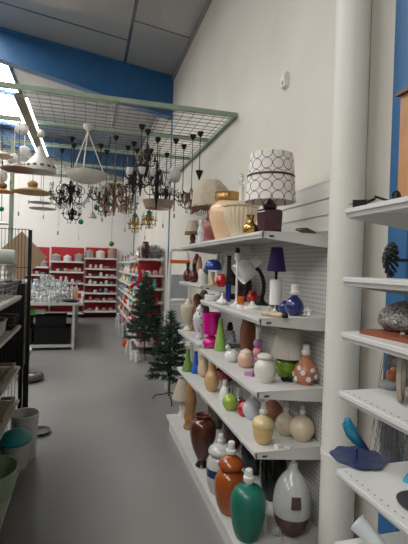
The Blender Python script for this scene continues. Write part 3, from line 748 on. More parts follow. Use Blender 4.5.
# black lamp holder with lead and plug
x0 = .95; y0 = solve_y(396, x0, R1); s = mpp((x0, y0, R1))
t = thing('lamp_holder', 'black lamp holder with lead and plug lying at the top shelf corner', 'lamp part', (x0, y0, R1))
MB().lathe([(5.5*s, 0), (5.5*s, 3*s), (4*s, 5*s), (4*s, 12*s), (3*s, 14*s)], (0, 0, 0)).build('holder', BLACK, t)
mb = MB(); mb.tube([(5*s*math.cos(a), 0, 9*s+6*s*math.sin(a)) for a in np.linspace(0, PI, 12)], .8*s, 6); mb.build('bail', BLACK, t)
e = Vector((.875, 1.235, R1))-Vector((x0, y0, R1))
MB().tube([(-4*s, 0, 4*s), (-.03, .02, .022), (-.045, .045, .034), e+Vector((.035, -.03, .028)), e+Vector((.012, -.01, .015))], .0045, 6).build('lead', BLACK, t)
M = Matrix.Translation(e+Vector((0, 0, .013))) @ Matrix.Rotation(2.5, 4, 'Z')
pb = MB().box((0, 0, 0), (.045, .028, .024), M=M).build('plug', BLACK, t, smooth=False)
mb = MB()
for dy in (-.006, .006): mb.box((.026, dy, 0), (.018, .003, .003), M=M)
mb.build('prong', CHROME, pb, smooth=False)
# black metal rose
x0 = 1.02; y0 = solve_y(388, x0, R2+.05); c0 = Vector((x0, y0, R2)); s = mpp(c0)
DG = mat('blackened_metal_rose', (.012, .022, .02), .4, .3)
t = thing('metal_rose', 'black metal rose ornament with many petals lying on the second shelf', 'ornament', c0)
mb = MB(); CC = at(388, 260, 0, x0)-c0
for ring, (R_, n_) in enumerate(((2, 4), (6, 8), (10.5, 12), (13.5, 15))):
    for i in range(n_):
        a = 2*PI*i/n_+ring*.3
        c = CC+Vector((-.012+.008*ring, 0, 0))+Vector((0, .62*R_*s*math.cos(a), 1.15*R_*s*math.sin(a)))
        M = Matrix.Translation(c) @ Matrix.Rotation(a, 4, 'X') @ Matrix.Rotation(.5, 4, 'Y')
        mb.ball((0, 0, 0), (1.0*s, 3.2*s, 3.4*s), 10, M=M)
mb.build('petals', DG, t)
MB().tube([CC, CC+Vector((.05, -.03, 0)), CC+Vector((.12, -.12, -.01)), (.15, -.25, .02)], .006, 8).build('stem', DG, t)
MB().prism([(0, 0), (.03, .02), (.07, .0), (.03, -.02)], -.003, .003, 1, M=Matrix.Translation(CC+Vector((.06, -.04, -.03)))).build('leaf', DG, t)
# wood board and woven silver dome on the third shelf
c0 = at(399, 338, 2, R3)
t_ = MB(); a, b, c, d = at(362, 331, 2, R3), at(366, 327, 2, R3), at(430, 342, 2, R3), at(415, 352, 2, R3)
c1 = Vector((1.035, 1.10, R3))
o = MB().prism([(.89, 1.235), (1.215, 1.235), (1.215, .92), (.925, .92)], R3, R3+.014, 2).build('wooden_board', mat('reddish_board', (.26, .075, .035), .4, noise=(7, .3)), smooth=False)
tag(o, 'reddish brown wooden board under the woven silver dome', 'board')
ce = at(407, 328, 2, R3+.014); x0 = 1.05; y0 = solve_y(411, x0, R3+.014); s = mpp((x0, y0, R3))
def weave():
    mt = mat('woven_silver', (.42, .41, .39), .35, .7); nt = mt.node_tree; g = G(mt)
    tc = nt.nodes.new('ShaderNodeTexCoord'); v = nt.nodes.new('ShaderNodeTexVoronoi'); v.inputs['Scale'].default_value = 130
    nt.links.new(tc.outputs['Object'], v.inputs['Vector'])
    g.base(g.mix(v.outputs['Distance'], (.55, .54, .52), (.06, .05, .045)))
    bp = nt.nodes.new('ShaderNodeBump'); bp.inputs['Distance'].default_value = .003
    nt.links.new(v.outputs['Distance'], bp.inputs['Height']); nt.links.new(bp.outputs['Normal'], nt.nodes['Principled BSDF'].inputs['Normal']); return mt
pr = smoothp([(24*s, 0), (31*s, 5*s), (32*s, 12*s), (27*s, 22*s), (14*s, 29*s), (0, 31*s)], 3)
o = MB().lathe(pr, seg=48).build('silver_dome', weave(), loc=(x0, y0, R3+.014)); tag(o, 'woven silver dome lamp shade sitting on the reddish board', 'lamp shade')
# hoop and bird on the fourth shelf
x0 = .99; y0 = solve_y(401, x0, R4); s = mpp((x0, y0, R4))
CW2 = mat('weathered_pale_wood', (.48, .42, .33), .7, noise=(20, .3))
t = thing('wooden_ring', 'pale weathered wooden hoop standing on edge on the fourth shelf', 'ornament', (x0, y0, R4))
R_ = 35*s; n_ = 48
vs = []; fs = []
for i in range(n_):
    a = 2*PI*i/n_
    for rr_, dy in ((R_, -2*s), (R_, 2*s), (R_*.78, 2*s), (R_*.78, -2*s)):
        vs.append((rr_*math.cos(a), dy, R_+rr_*math.sin(a)))
for i in range(n_):
    j = (i+1) % n_
    for k in range(4): fs.append((i*4+k, j*4+k, j*4+(k+1) % 4, i*4+(k+1) % 4))
mb = MB(); mb._add(vs, fs, Matrix.Rotation(.78, 4, 'Z')); mb.build('hoop', CW2, t)
x0 = 1.06; y0 = solve_y(391, x0, R4); s = mpp((x0, y0, R4))
t = thing('bird_ornament', 'small coral clay bird on a grey cushion beside the wooden hoop', 'ornament', (x0, y0, R4))
MB().lathe(smoothp([(11*s, 0), (12*s, 2*s), (11*s, 5*s), (6*s, 7*s), (0, 7.5*s)], 3), seg=28).build('cushion', mat('blue_grey_felt', (.30, .33, .34), .85, noise=(40, .2)), t)
CORAL = mat('coral_clay', (.52, .18, .10), .5)
mb = MB(); mb.ball((0, 0, 11*s), (5*s, 4*s, 5.5*s)); mb.ball((1.5*s, -1*s, 18*s), 3*s); mb.ball((-3*s, 0, 13*s), (3*s, 2*s, 5*s)); mb.build('bird', CORAL, t)
# navy wavy plate with teal bird on the fifth shelf
c0 = at(358, 456, 2, R5+.012); s = mpp(c0)
NAVYP = mat('navy_enamel', (.014, .03, .11), .3, coat=.3)
t = thing('bird_plate', 'navy wavy edged dish with a teal parrot on a stick, overhanging the shelf corner', 'ornament', (c0.x, c0.y, R5+.001))
vs = []; fs = []; n_ = 64
R_ = 26*s
for k, (f_, z) in enumerate(((.35, 0), (1, .010), (1, .014), (.3, .005))):
    for i in range(n_):
        a = 2*PI*i/n_; w = 1+(.04*math.sin(8*a)+.02*math.sin(3*a)) if k in (1, 2) else 1
        vs.append((R_*f_*w*math.cos(a), R_*f_*w*math.sin(a), z*.6+(.0012*math.sin(8*a) if k in (1, 2) else 0)))
for k in range(3):
    for i in range(n_): j = (i+1) % n_; fs.append((k*n_+i, k*n_+j, (k+1)*n_+j, (k+1)*n_+i))
fs.append(tuple(range(n_-1, -1, -1))); fs.append(tuple(3*n_+i for i in range(n_)))
mb = MB(); mb._add(vs, fs); mb.build('dish', NAVYP, t)
MB().tube([(-.008, 0, .003), (-.008, 0, 11*s)], 2*s, 10).build('stick', NAVYP, t)
TEAL = mat('teal_glaze', (.012, .22, .36), .25, coat=.4)
def bp_(px, py): return at(px, py, 1, c0.y)-t.location
mb = MB(); body = [bp_(348, 418), bp_(347.5, 424), bp_(352, 432), bp_(357, 440), bp_(362, 446), bp_(365, 449)]
mb.tube(body, 1, 14, rs=[2.5*s, 5.5*s, 7*s, 5.5*s, 2.6*s, .8*s])
bd = mb.build('bird', TEAL, t)
MB().lathe([(1.8*s, 0), (.2*s, 4*s)], M=Matrix.Translation(bp_(345, 421)) @ Matrix.Rotation(-2.3, 4, 'Y'), seg=10).build('beak', TEAL, bd)
MB().tube([bp_(352, 430), bp_(358, 438), bp_(364, 447)], 1.6*s, 8, M=Matrix.Translation((0, -.02, 0))).build('wing', NAVYP, bd)
MB().tube([bp_(361, 438), bp_(369, 452)], .8*s, 6).build('red_strap', mat('red_strap', (.4, .04, .02), .5), t)
x0 = .985; y0 = 1.06; s = mpp((x0, y0, R5))
o = MB().lathe([(.02, 0), (.065, .006), (.068, .012), (.06, .012), (.02, .006)], seg=36).build('dark_dish', mat('charcoal_glaze', (.02, .022, .035), .3), loc=(.965, 1.02, R5)); tag(o, 'dark round dish at the picture edge on the fifth shelf', 'dish')
o = MB().box((0, 0, .006), (.05, .09, .012), rz=.6).build('cyan_tile', mat('cyan_glaze', (.06, .40, .60), .25), loc=(1.06, 1.13, R5)); tag(o, 'bright cyan glazed tile between the navy dish and dark dish', 'tile')
# white beaker tilted on the sixth shelf
x0 = .93; y0 = solve_y(372, x0, R6); s = mpp((x0, y0, R6))
M = Matrix.Translation((0, 0, .028)) @ Matrix.Rotation(.75, 4, 'Z') @ Matrix.Rotation(-.95, 4, 'X')
o = MB().lathe([(0, 0), (.022, 0), (.032, .10), (.029, .10), (.02, .005), (0, .005)], M=M, seg=32).build('beaker', mat('pale_blue_white_plastic', (.62, .67, .69), .35), loc=(x0+.03, y0-.01, R6+.004))
tag(o, 'pale blue white beaker tipped over on the lowest visible shelf of the end rack', 'beaker')
# silver tinsel hanging behind the rack
mb = MB()
for i in range(260):
    u = random.random(); v = random.random()
    yy = 1.50+.10*u; xx = 1.285+.03*v
    zt = 1.34-.25*random.random(); L_ = random.uniform(.25, .62)
    k_ = random.uniform(-.02, .02)
    pts = [Vector((xx+random.uniform(-.006, .006), yy+k_*q_+.05*(zt-L_*q_/5-.9)*-.2, zt-L_*q_/5)) for q_ in range(6)]
    mb.tube(pts, .0011, 3)
o = mb.build('tinsel_garland', SILVER); MB().tube([(WX, 1.55, 1.345), (1.285, 1.55, 1.34), (1.285, 1.55, 1.36)], .003, 6).build('hook', BLACK_MET, o); tag(o, 'bundle of silver tinsel strands hanging between the pillar and blue column', 'tinsel', kind='stuff')

# ------------------------------------------------------------------ detector on the wall
p = at(287, 81, 0, WX)
t = thing('alarm_sensor', 'small white alarm sensor mounted high on the cream wall', 'sensor', p)
mb = MB().prism([(0, -.055), (0, .055), (-.025, .052), (-.04, .02), (-.03, -.045)], -.03, .03); mb.build('housing', SOCKET, t, smooth=False)
MB().ball((-.033, 0, -.015), (.006, .016, .016), 12).build('lens', mat('grey_lens', (.2, .2, .21), .2), t)
# ------------------------------------------------------------------ hanging lamps and the mesh they hang from
GREEN = mat('sage_green_steel', (.30, .38, .29), .5, noise=(5, .12))
GZ = 3.0
t = thing('hanging_grid', 'sage green steel frames with square wire mesh hung level below the roof', 'grid', (0, 3.85, GZ))
gx0, gx1 = -2.6, WX-.01
ROWS = [0, .87, 1.75, 2.7, 3.65]
for k, y in enumerate(ROWS): MB().bb(gx0, gx1, y-.018, y+.018, -.018, .022).build('cross_rail', GREEN, t, smooth=False)
for x in (gx0, gx1-.02): MB().bb(x-.015, x+.017, 0, ROWS[-1], -.016, .02).build('side_rail', GREEN, t, smooth=False)
mb = MB()
y = .1
while y < ROWS[-1]: mb.tube([(gx0, y, 0), (gx1, y, 0)], .0032, 4); y += .1
x = gx0+.05
while x < gx1: mb.tube([(x, 0, .004), (x, ROWS[-1], .004)], .0032, 4); x += .1
mb.build('wire_mesh', mat('dull_mesh_wire', (.06, .075, .06), .6), t)
for x, y in ((-2.4, .87), (-2.4, 2.7), (.36, 3.65)):
    MB().tube([(x, y, 0), (x, y, roof_z(x)-GZ-.03)], .0018, 5).build('hanger_rod', SILVER, t)
for (x, y) in ((-.895, 1.75),):
    MB().bb(x-.022, x+.022, y-.022, y+.022, -GZ, 0).build('post', GREEN, t, smooth=False)

def hang(px, py): return at(px, py, 2, GZ-.03)
def canopy_parts(r, c, zc, m, rad=.035):
    """canopy under the mesh and the rod down to height zc (world)"""
    top = GZ-.02-zc
    MB().lathe([(rad, top), (rad*.95, top-.015), (rad*.4, top-.05), (.006, top-.055)], seg=18).build('canopy', BLACK_MET, r)
def chandelier(label, px, pyc, y_mid, rad_px, arms, m, candle='candle', shade_m=None, drops=None, body_px=14, ny=None, crystal_m=None, bulbs=True, name='chandelier', group=None):
    c = hang(px, pyc) if ny is None else Vector((at(px, y_mid, 1, ny).x, ny, GZ-.03))
    z = at(px, y_mid, 1, c.y).z; s = mpp((c.x, c.y, z)); R = rad_px*s
    r = thing(name, label, 'chandelier' if arms > 1 else 'hanging lamp', (c.x, c.y, z), random.random()*2, group)
    canopy_parts(r, c, z, m)
    top = GZ-.07-z
    mb = MB()
    n = max(3, int(top/.03)); 
    mb.tube([(0, 0, .04), (0, 0, top)], .005, 6)
    mb.build('rod', m, r)
    b = body_px*s
    MB().lathe(smoothp([(0, -b*.7), (.008, -b*.65), (.012, -b*.4), (.03, -b*.2), (.014, 0), (.028, b*.3), (.012, b*.6), (.02, b*.8), (.006, b)], 2), seg=14).build('body', m, r)
    for i in range(arms):
        a = 2*PI*i/arms
        M = Matrix.Rotation(a, 4, 'Z')
        pts = [(.01, 0, -.01), (R*.3, 0, -R*.38), (R*.62, 0, -R*.42), (R*.9, 0, -R*.15), (R*.97, 0, .02)]
        P_ = smoothp2(pts)
        arm = MB().tube(P_, .0055, 6, M=M)
        arm.tube(smoothp2([(.012, 0, b*.5), (R*.25, 0, b*.75), (R*.45, 0, b*.3), (R*.35, 0, -.01)]), .004, 5, M=M)
        ao = arm.build('arm', m, r)
        for k2 in range(2):
            M2 = Matrix.Rotation(a+PI/arms*(k2+.4), 4, 'Z'); w_ = R*(.5+.22*k2)
            arm2 = [(.01, 0, b*.2+.03*k2), (w_*.5, 0, b*.75), (w_, 0, b*.45), (w_*.85, 0, b*.1), (w_*.6, 0, b*.2), (w_*.72, 0, b*.38)]
            MB().tube(smoothp2(arm2), .0042, 4, M=M2).build('scroll', m, ao)
        cx = R*.97
        T = M @ Matrix.Translation((cx, 0, 0))
        MB().lathe([(.004, .012), (.022, .02), (.024, .026), (.01, .026)], M=T, seg=14).build('drip_cup', m, ao)
        if candle:
            MB().lathe([(.009, .024), (.009, .075), (.004, .078)], M=T, seg=10).build('candle', CANDLE if candle == 'candle' else BLACK, ao)
            if bulbs: MB().lathe([(.006, .076), (.013, .095), (.009, .115), (.001, .13)], M=T, seg=10).build('bulb', GLASS, ao)
        if shade_m: MB().lathe([(.012, .03), (.027, .05), (.032, .08), (.036, .10), (.034, .10), (.029, .08), (.023, .05), (.009, .034)], M=T, seg=16).build('glass_shade', shade_m, ao)
        if drops:
            for k in range(drops):
                rr_ = R*(.45+.5*k/max(1, drops-1)); zz = -R*.42+R*.4*(k/max(1, drops-1))**2
                T2 = M @ Matrix.Translation((rr_, 0, zz-.028))
                MB().lathe([(0, -.026), (.010, -.012), (.005, .004), (.003, .02), (0, .024)], M=T2, seg=6).build('crystal_drop', crystal_m or CRYSTAL, ao, smooth=False)
    return r
def smoothp2(pts):
    pts = [Vector(p) for p in pts]
    for _ in range(2):
        q = [pts[0]]
        for a, b in zip(pts, pts[1:]): q += [a.lerp(b, .25), a.lerp(b, .75)]
        q.append(pts[-1]); pts = q
    return pts
AMBER = mat('amber_crystal', (.55, .34, .26), .12, trans=.4)
chandelier('black iron chandelier with eight candle arms and clear drops, left of the bowl lamp', 72, 138, 196, 20, 8, BLACK_MET, drops=3, body_px=16)
chandelier('chandelier dripping with pinkish crystals, right of the bowl lamp', 116, 137, 200, 17, 8, DULLBRASS, drops=4, body_px=24, crystal_m=AMBER)
chandelier('tall black iron chandelier with frosted cups in the middle of the mesh', 142, 126, 180, 13, 6, BLACK_MET, candle='dark', bulbs=False, shade_m=FROST, body_px=24)
chandelier('slim black scrolled chandelier hanging beside the tall frosted cup one', 158, 139, 190, 13, 5, BLACK_MET, body_px=30)
chandelier('brass chandelier with long crossed stay rods close to the cream wall', 193, 136, 204, 12, 5, DULLBRASS, shade_m=None, body_px=16, drops=1)
chandelier('small brass chandelier hanging lowest, between the green bulbs', 137, 150, 226, 7, 5, BRASS, body_px=12, drops=2)
chandelier('small pale crystal chandelier with brass arms above the red reindeer vase', 151, 150, 222, 7, 5, BRASS, drops=2, body_px=10)
chandelier('dark bronze chandelier low beneath the black iron one', 74, 145, 216, 9, 5, BLACK_MET, body_px=8, drops=1)
chandelier('black chandelier with white cups behind the crystal chandelier', 101, 145, 196, 11, 6, BLACK_MET, candle='dark', bulbs=False, shade_m=FROST, body_px=12)
chandelier('bronze chandelier with crystal strings left of the scrolled black one', 128, 147, 205, 11, 6, DULLBRASS, drops=3, body_px=14)
chandelier('black metal chandelier with clear glass balls beside the tulip uplight', 184, 146, 198, 9, 5, BLACK_MET, body_px=8, drops=2)
chandelier('small black chandelier squeezed between the black iron one and the bowl lamp rods', 62, 150, 201, 10, 5, BLACK_MET, drops=2, body_px=12)
chandelier('dark chandelier with clear drops just right of the alabaster bowl', 107, 151, 208, 10, 6, BLACK_MET, drops=3, body_px=14)
chandelier('narrow black candelabra hung high left of the scrolled one', 148, 131, 163, 8, 4, BLACK_MET, candle='dark', bulbs=False, body_px=20)
chandelier('narrow black candelabra with candles low in the dark cluster', 134, 143, 188, 9, 5, BLACK_MET, body_px=20)
chandelier('black chandelier with frosted cups at the cluster edge beside the wall post', 167, 154, 197, 9, 5, BLACK_MET, candle='dark', bulbs=False, shade_m=FROST, body_px=12)
# tulip uplight
c = hang(176, 140); z = at(176, 183, 1, c.y).z; s = mpp((c.x, c.y, z))
r = thing('tulip_lamp', 'single frosted tulip glass lamp on a dark stem near the cream wall', 'hanging lamp', (c.x, c.y, z))
MB().tube([(0, 0, -.32), (0, 0, 0)], .006, 8).build('stem', BLACK_MET, r)
MB().tube([(0, 0, .14), (0, 0, GZ-.03-z)], .003, 6).build('cable', BLACK, r)
MB().lathe(smoothp([(.01, 0), (5*s, 2*s), (6*s, 7*s), (4.8*s, 14*s), (4.4*s, 14*s), (5.4*s, 7*s), (.01, 1*s)], 3), seg=24).build('glass_shade', FROST, r)
canopy_parts(r, c, z, BLACK_MET)
# black cup pendant near the wall
c = hang(200.5, 133); z = at(200, 172, 1, c.y).z; s = mpp((c.x, c.y, z))
r = thing('pendant_lamp', 'little black funnel pendant on a rod nearest the cream wall', 'hanging lamp', (c.x, c.y, z))
MB().lathe([(.5*s, -8*s), (1.2*s, -6*s), (3.6*s, 0), (4*s, 1*s), (1*s, 2*s)], seg=16).build('cup', BLACK_MET, r)
MB().tube([(0, 0, 1*s), (0, 0, GZ-.06-z)], .004, 6).build('rod', BLACK_MET, r); canopy_parts(r, c, z, BLACK_MET)
# wide alabaster bowl on three rods
c = hang(88, 126); z = at(88, 184, 1, c.y).z; s = mpp((c.x, c.y, z)); R_ = 20.5*s
ALAB = mat('white_alabaster_glass', (.66, .62, .58), .45, noise=(14, .12))
r = thing('bowl_lamp', 'wide shallow white alabaster bowl lamp hung on three rods', 'hanging lamp', (c.x, c.y, z), .35)
MB().lathe(smoothp([(0, 0), (R_*.5, .010), (R_*.88, .06), (R_, .115), (R_*.97, .118), (R_*.85, .07), (R_*.45, .022), (0, .014)], 2), seg=48).build('bowl', ALAB, r)
top = at(88, 133, 1, c.y).z-z
for i in range(3):
    a = 2*PI*i/3
    MB().tube([(R_*.93*math.cos(a), R_*.93*math.sin(a), .11), (.008*math.cos(a), .008*math.sin(a), top)], .006, 6).build('rod', ALAB, r)
MB().tube([(0, 0, top), (0, 0, GZ-.03-z)], .008, 8).build('stem', ALAB, r)
MB().lathe([(.05, GZ-.02-z), (.045, GZ-.05-z), (.01, GZ-.09-z)], seg=20).build('canopy', ALAB, r)
# white cone pendant
c = hang(41, 129); z = at(41, 172, 1, c.y).z; s = mpp((c.x, c.y, z))
r = thing('cone_pendant', 'white cone pendant shade with a row of slots near its rim', 'hanging lamp', (c.x, c.y, z))
MB().lathe(smoothp([(15.5*s, 0), (15.5*s, 4*s), (13*s, 8*s), (5*s, 17*s), (2.2*s, 25*s)], 2)+[(2*s, 25*s), (4.6*s, 16.6*s), (12.6*s, 7.6*s), (15*s, 3.8*s), (15*s, 0)], seg=40, loop=True).build('lamp_shade', mat('white_lacquer', (.62, .61, .57), .35), r)
sl = MB()
for i in range(14):
    a = 2*PI*i/14; M = Matrix.Rotation(a, 4, 'Z') @ Matrix.Translation((15.0*s, 0, 4.6*s)) @ Matrix.Rotation(-.45, 4, 'Y')
    sl.box((0, 0, 0), (.006, 3.4*s, 2*s), M=M)
sl.build('slot_row', SLOTM, r, smooth=False)
MB().tube([(0, 0, 25*s), (0, 0, GZ-.03-z)], .004, 6).build('cord', SOCKET, r)
MB().ball((0, 0, GZ-.08-z), .045).build('canopy', ALAB, r)
# disc pendants
STRAW = mat('straw_weave', (.52, .34, .15), .75, noise=(60, .3)); BRN = mat('brown_disc_glaze', (.22, .11, .06), .4)
PEW = mat('pewter_disc', (.34, .31, .29), .3, .5)
def disc(label, px, pyc, py, rpx, m, knob=None, flat=.16, name='disc_pendant'):
    c = hang(px, pyc); z = at(px, py, 1, c.y).z; s = mpp((c.x, c.y, z)); R_ = rpx*s
    r = thing(name, label, 'hanging lamp', (c.x, c.y, z))
    MB().lathe([(R_, 0), (R_, R_*.03), (R_*.6, R_*flat), (R_*.2, R_*flat*1.8), (.012, R_*flat*2.1), (.012, R_*flat*1.9), (R_*.6, R_*flat-.006), (R_*.97, -.002)], loop=True, seg=36).build('lamp_shade', m, r)
    h = R_*flat*2
    if knob: MB().lathe(smoothp([(.02, h*.8), (5*s, h+.005), (5*s, h+4*s), (2*s, h+6*s), (0, h+6.2*s)], 2), seg=20).build('knob', knob, r)
    MB().tube([(0, 0, h*.9), (0, 0, GZ-.03-z)], .003, 6).build('cord', BLACK, r)
disc('straw coloured disc pendant with round knob, like a sun hat, below the white cone', 34, 136, 193, 19, STRAW, STRAW)
disc('orange straw disc pendant cut by the picture edge beside the straw hat one', 3, 130, 192, 12, mat('orange_straw', (.50, .24, .07), .7), BRN)
disc('brown rimmed wide disc pendant just under the white cone, left', 20, 116, 170, 17, BRN, None, .2)
disc('upper thin pewter disc pendant beneath the straw hat one', 42, 150, 203, 11, PEW, None, .08)
disc('lower thin pewter disc pendant beneath the straw hat one', 44, 158, 209, 13, PEW, None, .07)
disc('cream shallow disc pendant high up at the picture edge', 2, 122, 156, 11, mat('cream_dish_glass', (.60, .46, .34), .35), None, .2)
disc('white plate shaped pendant low beside the green post', 3, 151, 224, 8, ALAB, None, .15)
for px, pyc, py, rp, lab in ((22, 118, 129, 6.5, 'opal glass globe lamp close under the mesh, above the cluster'), (15, 128, 160, 6, 'frosted flower shaped glass lamp left of the white cone'), (25, 132, 152, 6, 'frosted round glass lamp touching the white cone'), (1, 140, 176, 7, 'opal globe lamp half cut by the picture edge')):
    c = hang(px, pyc); z = at(px, py, 1, c.y).z; s = mpp((c.x, c.y, z))
    r = thing('globe_lamp', lab, 'hanging lamp', (c.x, c.y, z))
    MB().lathe(smoothp([(0, -rp*s), (rp*s*.8, -rp*s*.7), (rp*s, 0), (rp*s*.7, rp*s*.8), (.015, rp*s)], 3), seg=28, flute=(7, .06)).build('globe', FROST, r)
    MB().tube([(0, 0, rp*s), (0, 0, GZ-.03-z)], .004, 6).build('cord', SOCKET, r)
# wide beige fabric drums
for px, pyc, py, rp, hp, lab in ((160, 145, 209, 16, 8, 'wide shallow beige drum lamp under the black scrolled chandelier'), (124, 151, 196, 8, 9, 'grey beige bell shade between the crystal chandelier and the tall black one')):
    c = hang(px, pyc); z = at(px, py, 1, c.y).z; s = mpp((c.x, c.y, z))
    r = thing('drum_pendant', lab, 'hanging lamp', (c.x, c.y, z))
    MB().lathe(shade(rp*s*.8, rp*s, 0, hp*s, .004), loop=True, seg=40).build('lamp_shade', mat('taupe_fabric', (.42, .32, .26), .85), r)
    MB().tube([(0, 0, hp*s), (0, 0, GZ-.03-z)], .004, 6).build('cord', BLACK, r)
    for i in range(3):
        a = 2*PI*i/3; MB().tube([(rp*s*.98*math.cos(a), rp*s*.98*math.sin(a), hp*s-.003), (0, 0, hp*s+.003)], .003, 5).build('spider_arm', BLACK_MET, r)
# small green balls and tags hanging on threads
GB = mat('green_glass_ball', (.0, .22, .06), .2, coat=.4)
for px, pyc, py, lab in ((98, 141, 208, 'green ball hanging beside the crystal chandelier'), (83, 141, 222, 'green ball hanging under the black iron chandelier'), (137, 147, 216, 'green ball above the lowest brass chandelier'), (151, 148, 213, 'green ball under the scrolled black chandelier'), (114, 152, 244, 'green ball hanging lowest, in front of the far wall'), (3, 140, 209, 'flat green bulb beside the green post')):
    c = hang(px, pyc); z = at(px, py, 1, c.y).z; s = mpp((c.x, c.y, z))
    r = thing('green_ball', lab, 'ornament', (c.x, c.y, z)); MB().ball((0, 0, 0), 2.6*s, 14).build('ball', GB, r)
    MB().tube([(0, 0, 2.5*s), (0, 0, GZ-.03-z)], .0018, 4).build('thread', BLACK, r)
TAGC = mat('buff_card_tag', (.5, .46, .28), .8)
proto = None
for k, (px, pyc, py) in enumerate(((12, 138, 176), (13, 140, 184), (54, 145, 182), (60, 150, 231), (45, 150, 215), (61, 152, 222), (81, 150, 236), (147, 152, 236), (165, 152, 224), (30, 148, 200), (104, 150, 218), (127, 152, 228), (176, 152, 214), (20, 150, 212))):
    c = hang(px, pyc); z = at(px, py, 1, c.y).z
    if proto is None:
        proto = thing('price_tag', 'buff card price tag dangling on a long thread among the hanging lamps', 'tag', (0, 0, 0), 0, 'tags dangling under the mesh')
        MB().box((0, 0, -.025), (.022, .003, .05)).build('card', TAGC, proto, smooth=False)
        MB().tube([(0, 0, 0), (0, 0, .6)], .0015, 4).build('thread', TAGC, proto)
        r = proto
    else: r = copy_tree(proto)
    r.location = (c.x, c.y, z); r.rotation_euler = (0, 0, .3*k)
    if z+.6 < 2.9: r.scale = (1, 1, 1)
# small white cone sconce lamp and little lamp with dark top
c = hang(94, 150); z = at(94, 218, 1, c.y).z
r = thing('pendant_lamp', 'tiny white cone pendant between two green balls', 'hanging lamp', (c.x, c.y, z))
MB().lathe([(.06, 0), (.012, .085), (.010, .085), (.056, 0)], loop=True, seg=20).build('lamp_shade', FROST, r)
MB().tube([(0, 0, .08), (0, 0, GZ-.03-z)], .003, 5).build('cord', BLACK, r)

# linear luminaire running along the aisle at the left
p = at(19.5, 97, 2, 2.93); q = at(42, 155, 2, 2.93)
t = thing('strip_luminaire', 'long olive grey trough luminaire with bright tubes running away under the mesh', 'ceiling light', ((p.x+q.x)/2, 0, 2.93))
OL = mat('olive_grey_housing', (.19, .185, .14), .5)
MB().prism([(-.04, 0), (.04, 0), (.03, .035), (-.03, .035)], p.y, q.y).build('housing', OL, t, smooth=False)
TUBE = mat('lit_fluorescent_tube', (.9, .9, .9), .4, emit=((1, .98, .93), 7.0))
for x in (-.055, .055): MB().tube([(x, p.y+.05, .010), (x, q.y+.05, .010)], .011, 10).build('tube_lamp', TUBE, t)
for y in (p.y+.3, q.y-.3): MB().tube([(0, y, .03), (0, y, .07)], .006, 6).build('hanger_rod', BLACK_MET, t)

# ------------------------------------------------------------------ back of the shop
RED = mat('red_back_panel', (.40, .008, .014), .5); CW_ = mat('glazed_cup_white', (.68, .66, .64), .25)
def red_unit(name_l, x0, x1, zs, ztop):
    t = thing('red_shelving', name_l, 'shelving', (0, 0, 0))
    MB().bb(x0, x1, 12.92, 12.95, 0, ztop).build('back_panel', RED, t, smooth=False)
    for x in (x0+.012, x1-.012): MB().bb(x-.012, x+.012, 12.55, 12.92, 0, .12).build('foot', BLACK_MET, t, smooth=False)
    for x in (x0+.01, x1-.01): MB().bb(x-.01, x+.01, 12.89, 12.92, .1, ztop).build('upright', WHITE_MET, t, smooth=False)
    for z in zs: MB().bb(x0+.005, x1-.005, 12.5, 12.92, z-.045, z).build('shelf', WHITE_MET, t, smooth=False)
zr = [1.72, 1.42, 1.19, .965, .725, .495, .20]
zm = [1.60, 1.31, 1.0, .7, .4, .15]
zl = [1.43, 1.215, .95, .65, .4, .15]
red_unit('red backed shelving bay with seven close shelves, right end of the far wall', -.05, .87, zr, 2.02)
red_unit('red backed shelving bay with cooking pots on top, behind the glassware table', -1.0, -.06, zm, 2.0)
red_unit('red backed shelving bay behind the cardboard sheet', -1.95, -1.01, zl, 1.98)
POTM = mat('dull_aluminium', (.42, .40, .38), .35, .7)
def pot(label, x, z, r_, h, m, y=12.68, lid=True):
    t = thing('cooking_pot', label, 'pot', (x, y, z))
    MB().lathe([(r_*.95, 0), (r_, .01), (r_, h), (r_*1.04, h+.004), (r_*.95, h+.004), (r_*.93, .02), (0, .02)], seg=24).build('body', m, t)
    if lid: MB().lathe(smoothp([(r_*1.02, h+.004), (r_*.6, h+.035), (.02, h+.045), (.02, h+.065), (0, h+.066)], 2), seg=24).build('lid', m, t)
    MB().tube([(r_, 0, h*.75), (r_+.035, 0, h*.8), (r_+.035, .0, h*.6), (r_, 0, h*.6)], .006, 6).build('handle', BLACK, t)
WEN = mat('white_pot_enamel', (.62, .6, .58), .3)
pot('lidded aluminium pot, left one on the middle red bay', -.84, 1.60, .13, .15, POTM)
pot('pale squat pot in the middle of the middle red bay top shelf', -.53, 1.60, .11, .12, WEN)
pot('tall lidded pot at the right of the middle red bay top shelf', -.22, 1.60, .12, .18, POTM)
pot('grey lidded pot, left one on the right red bay', .07, 1.72, .12, .17, POTM)
pot('white enamel pot in the middle of the right red bay top shelf', .38, 1.72, .13, .17, WEN)
pot('tan pot at the right end of the right red bay top shelf', .69, 1.72, .11, .22, mat('tan_enamel', (.36, .26, .19), .4))
pot('dented saucepan beside the cardboard on the left red bay', -1.15, 1.43, .10, .12, POTM)
cup = MB().lathe([(.025, 0), (.04, .01), (.045, .075), (.041, .075), (.036, .014), (0, .012)], seg=16); cup.tube([(.043, 0, .06), (.07, 0, .05), (.068, 0, .025), (.04, 0, .02)], .005, 6)
cupo = cup.build('cup', CW_)
bowlo = MB().lathe([(.03, 0), (.05, .01), (.08, .06), (.076, .06), (.046, .014), (0, .012)], seg=18).build('bowl', CW_)
jaro = MB().lathe(smoothp([(.035, 0), (.045, .01), (.05, .07), (.03, .10), (.034, .115), (0, .12)], 2), seg=16).build('storage_jar', ceram('tan_jar', (.45, .34, .25), .3))
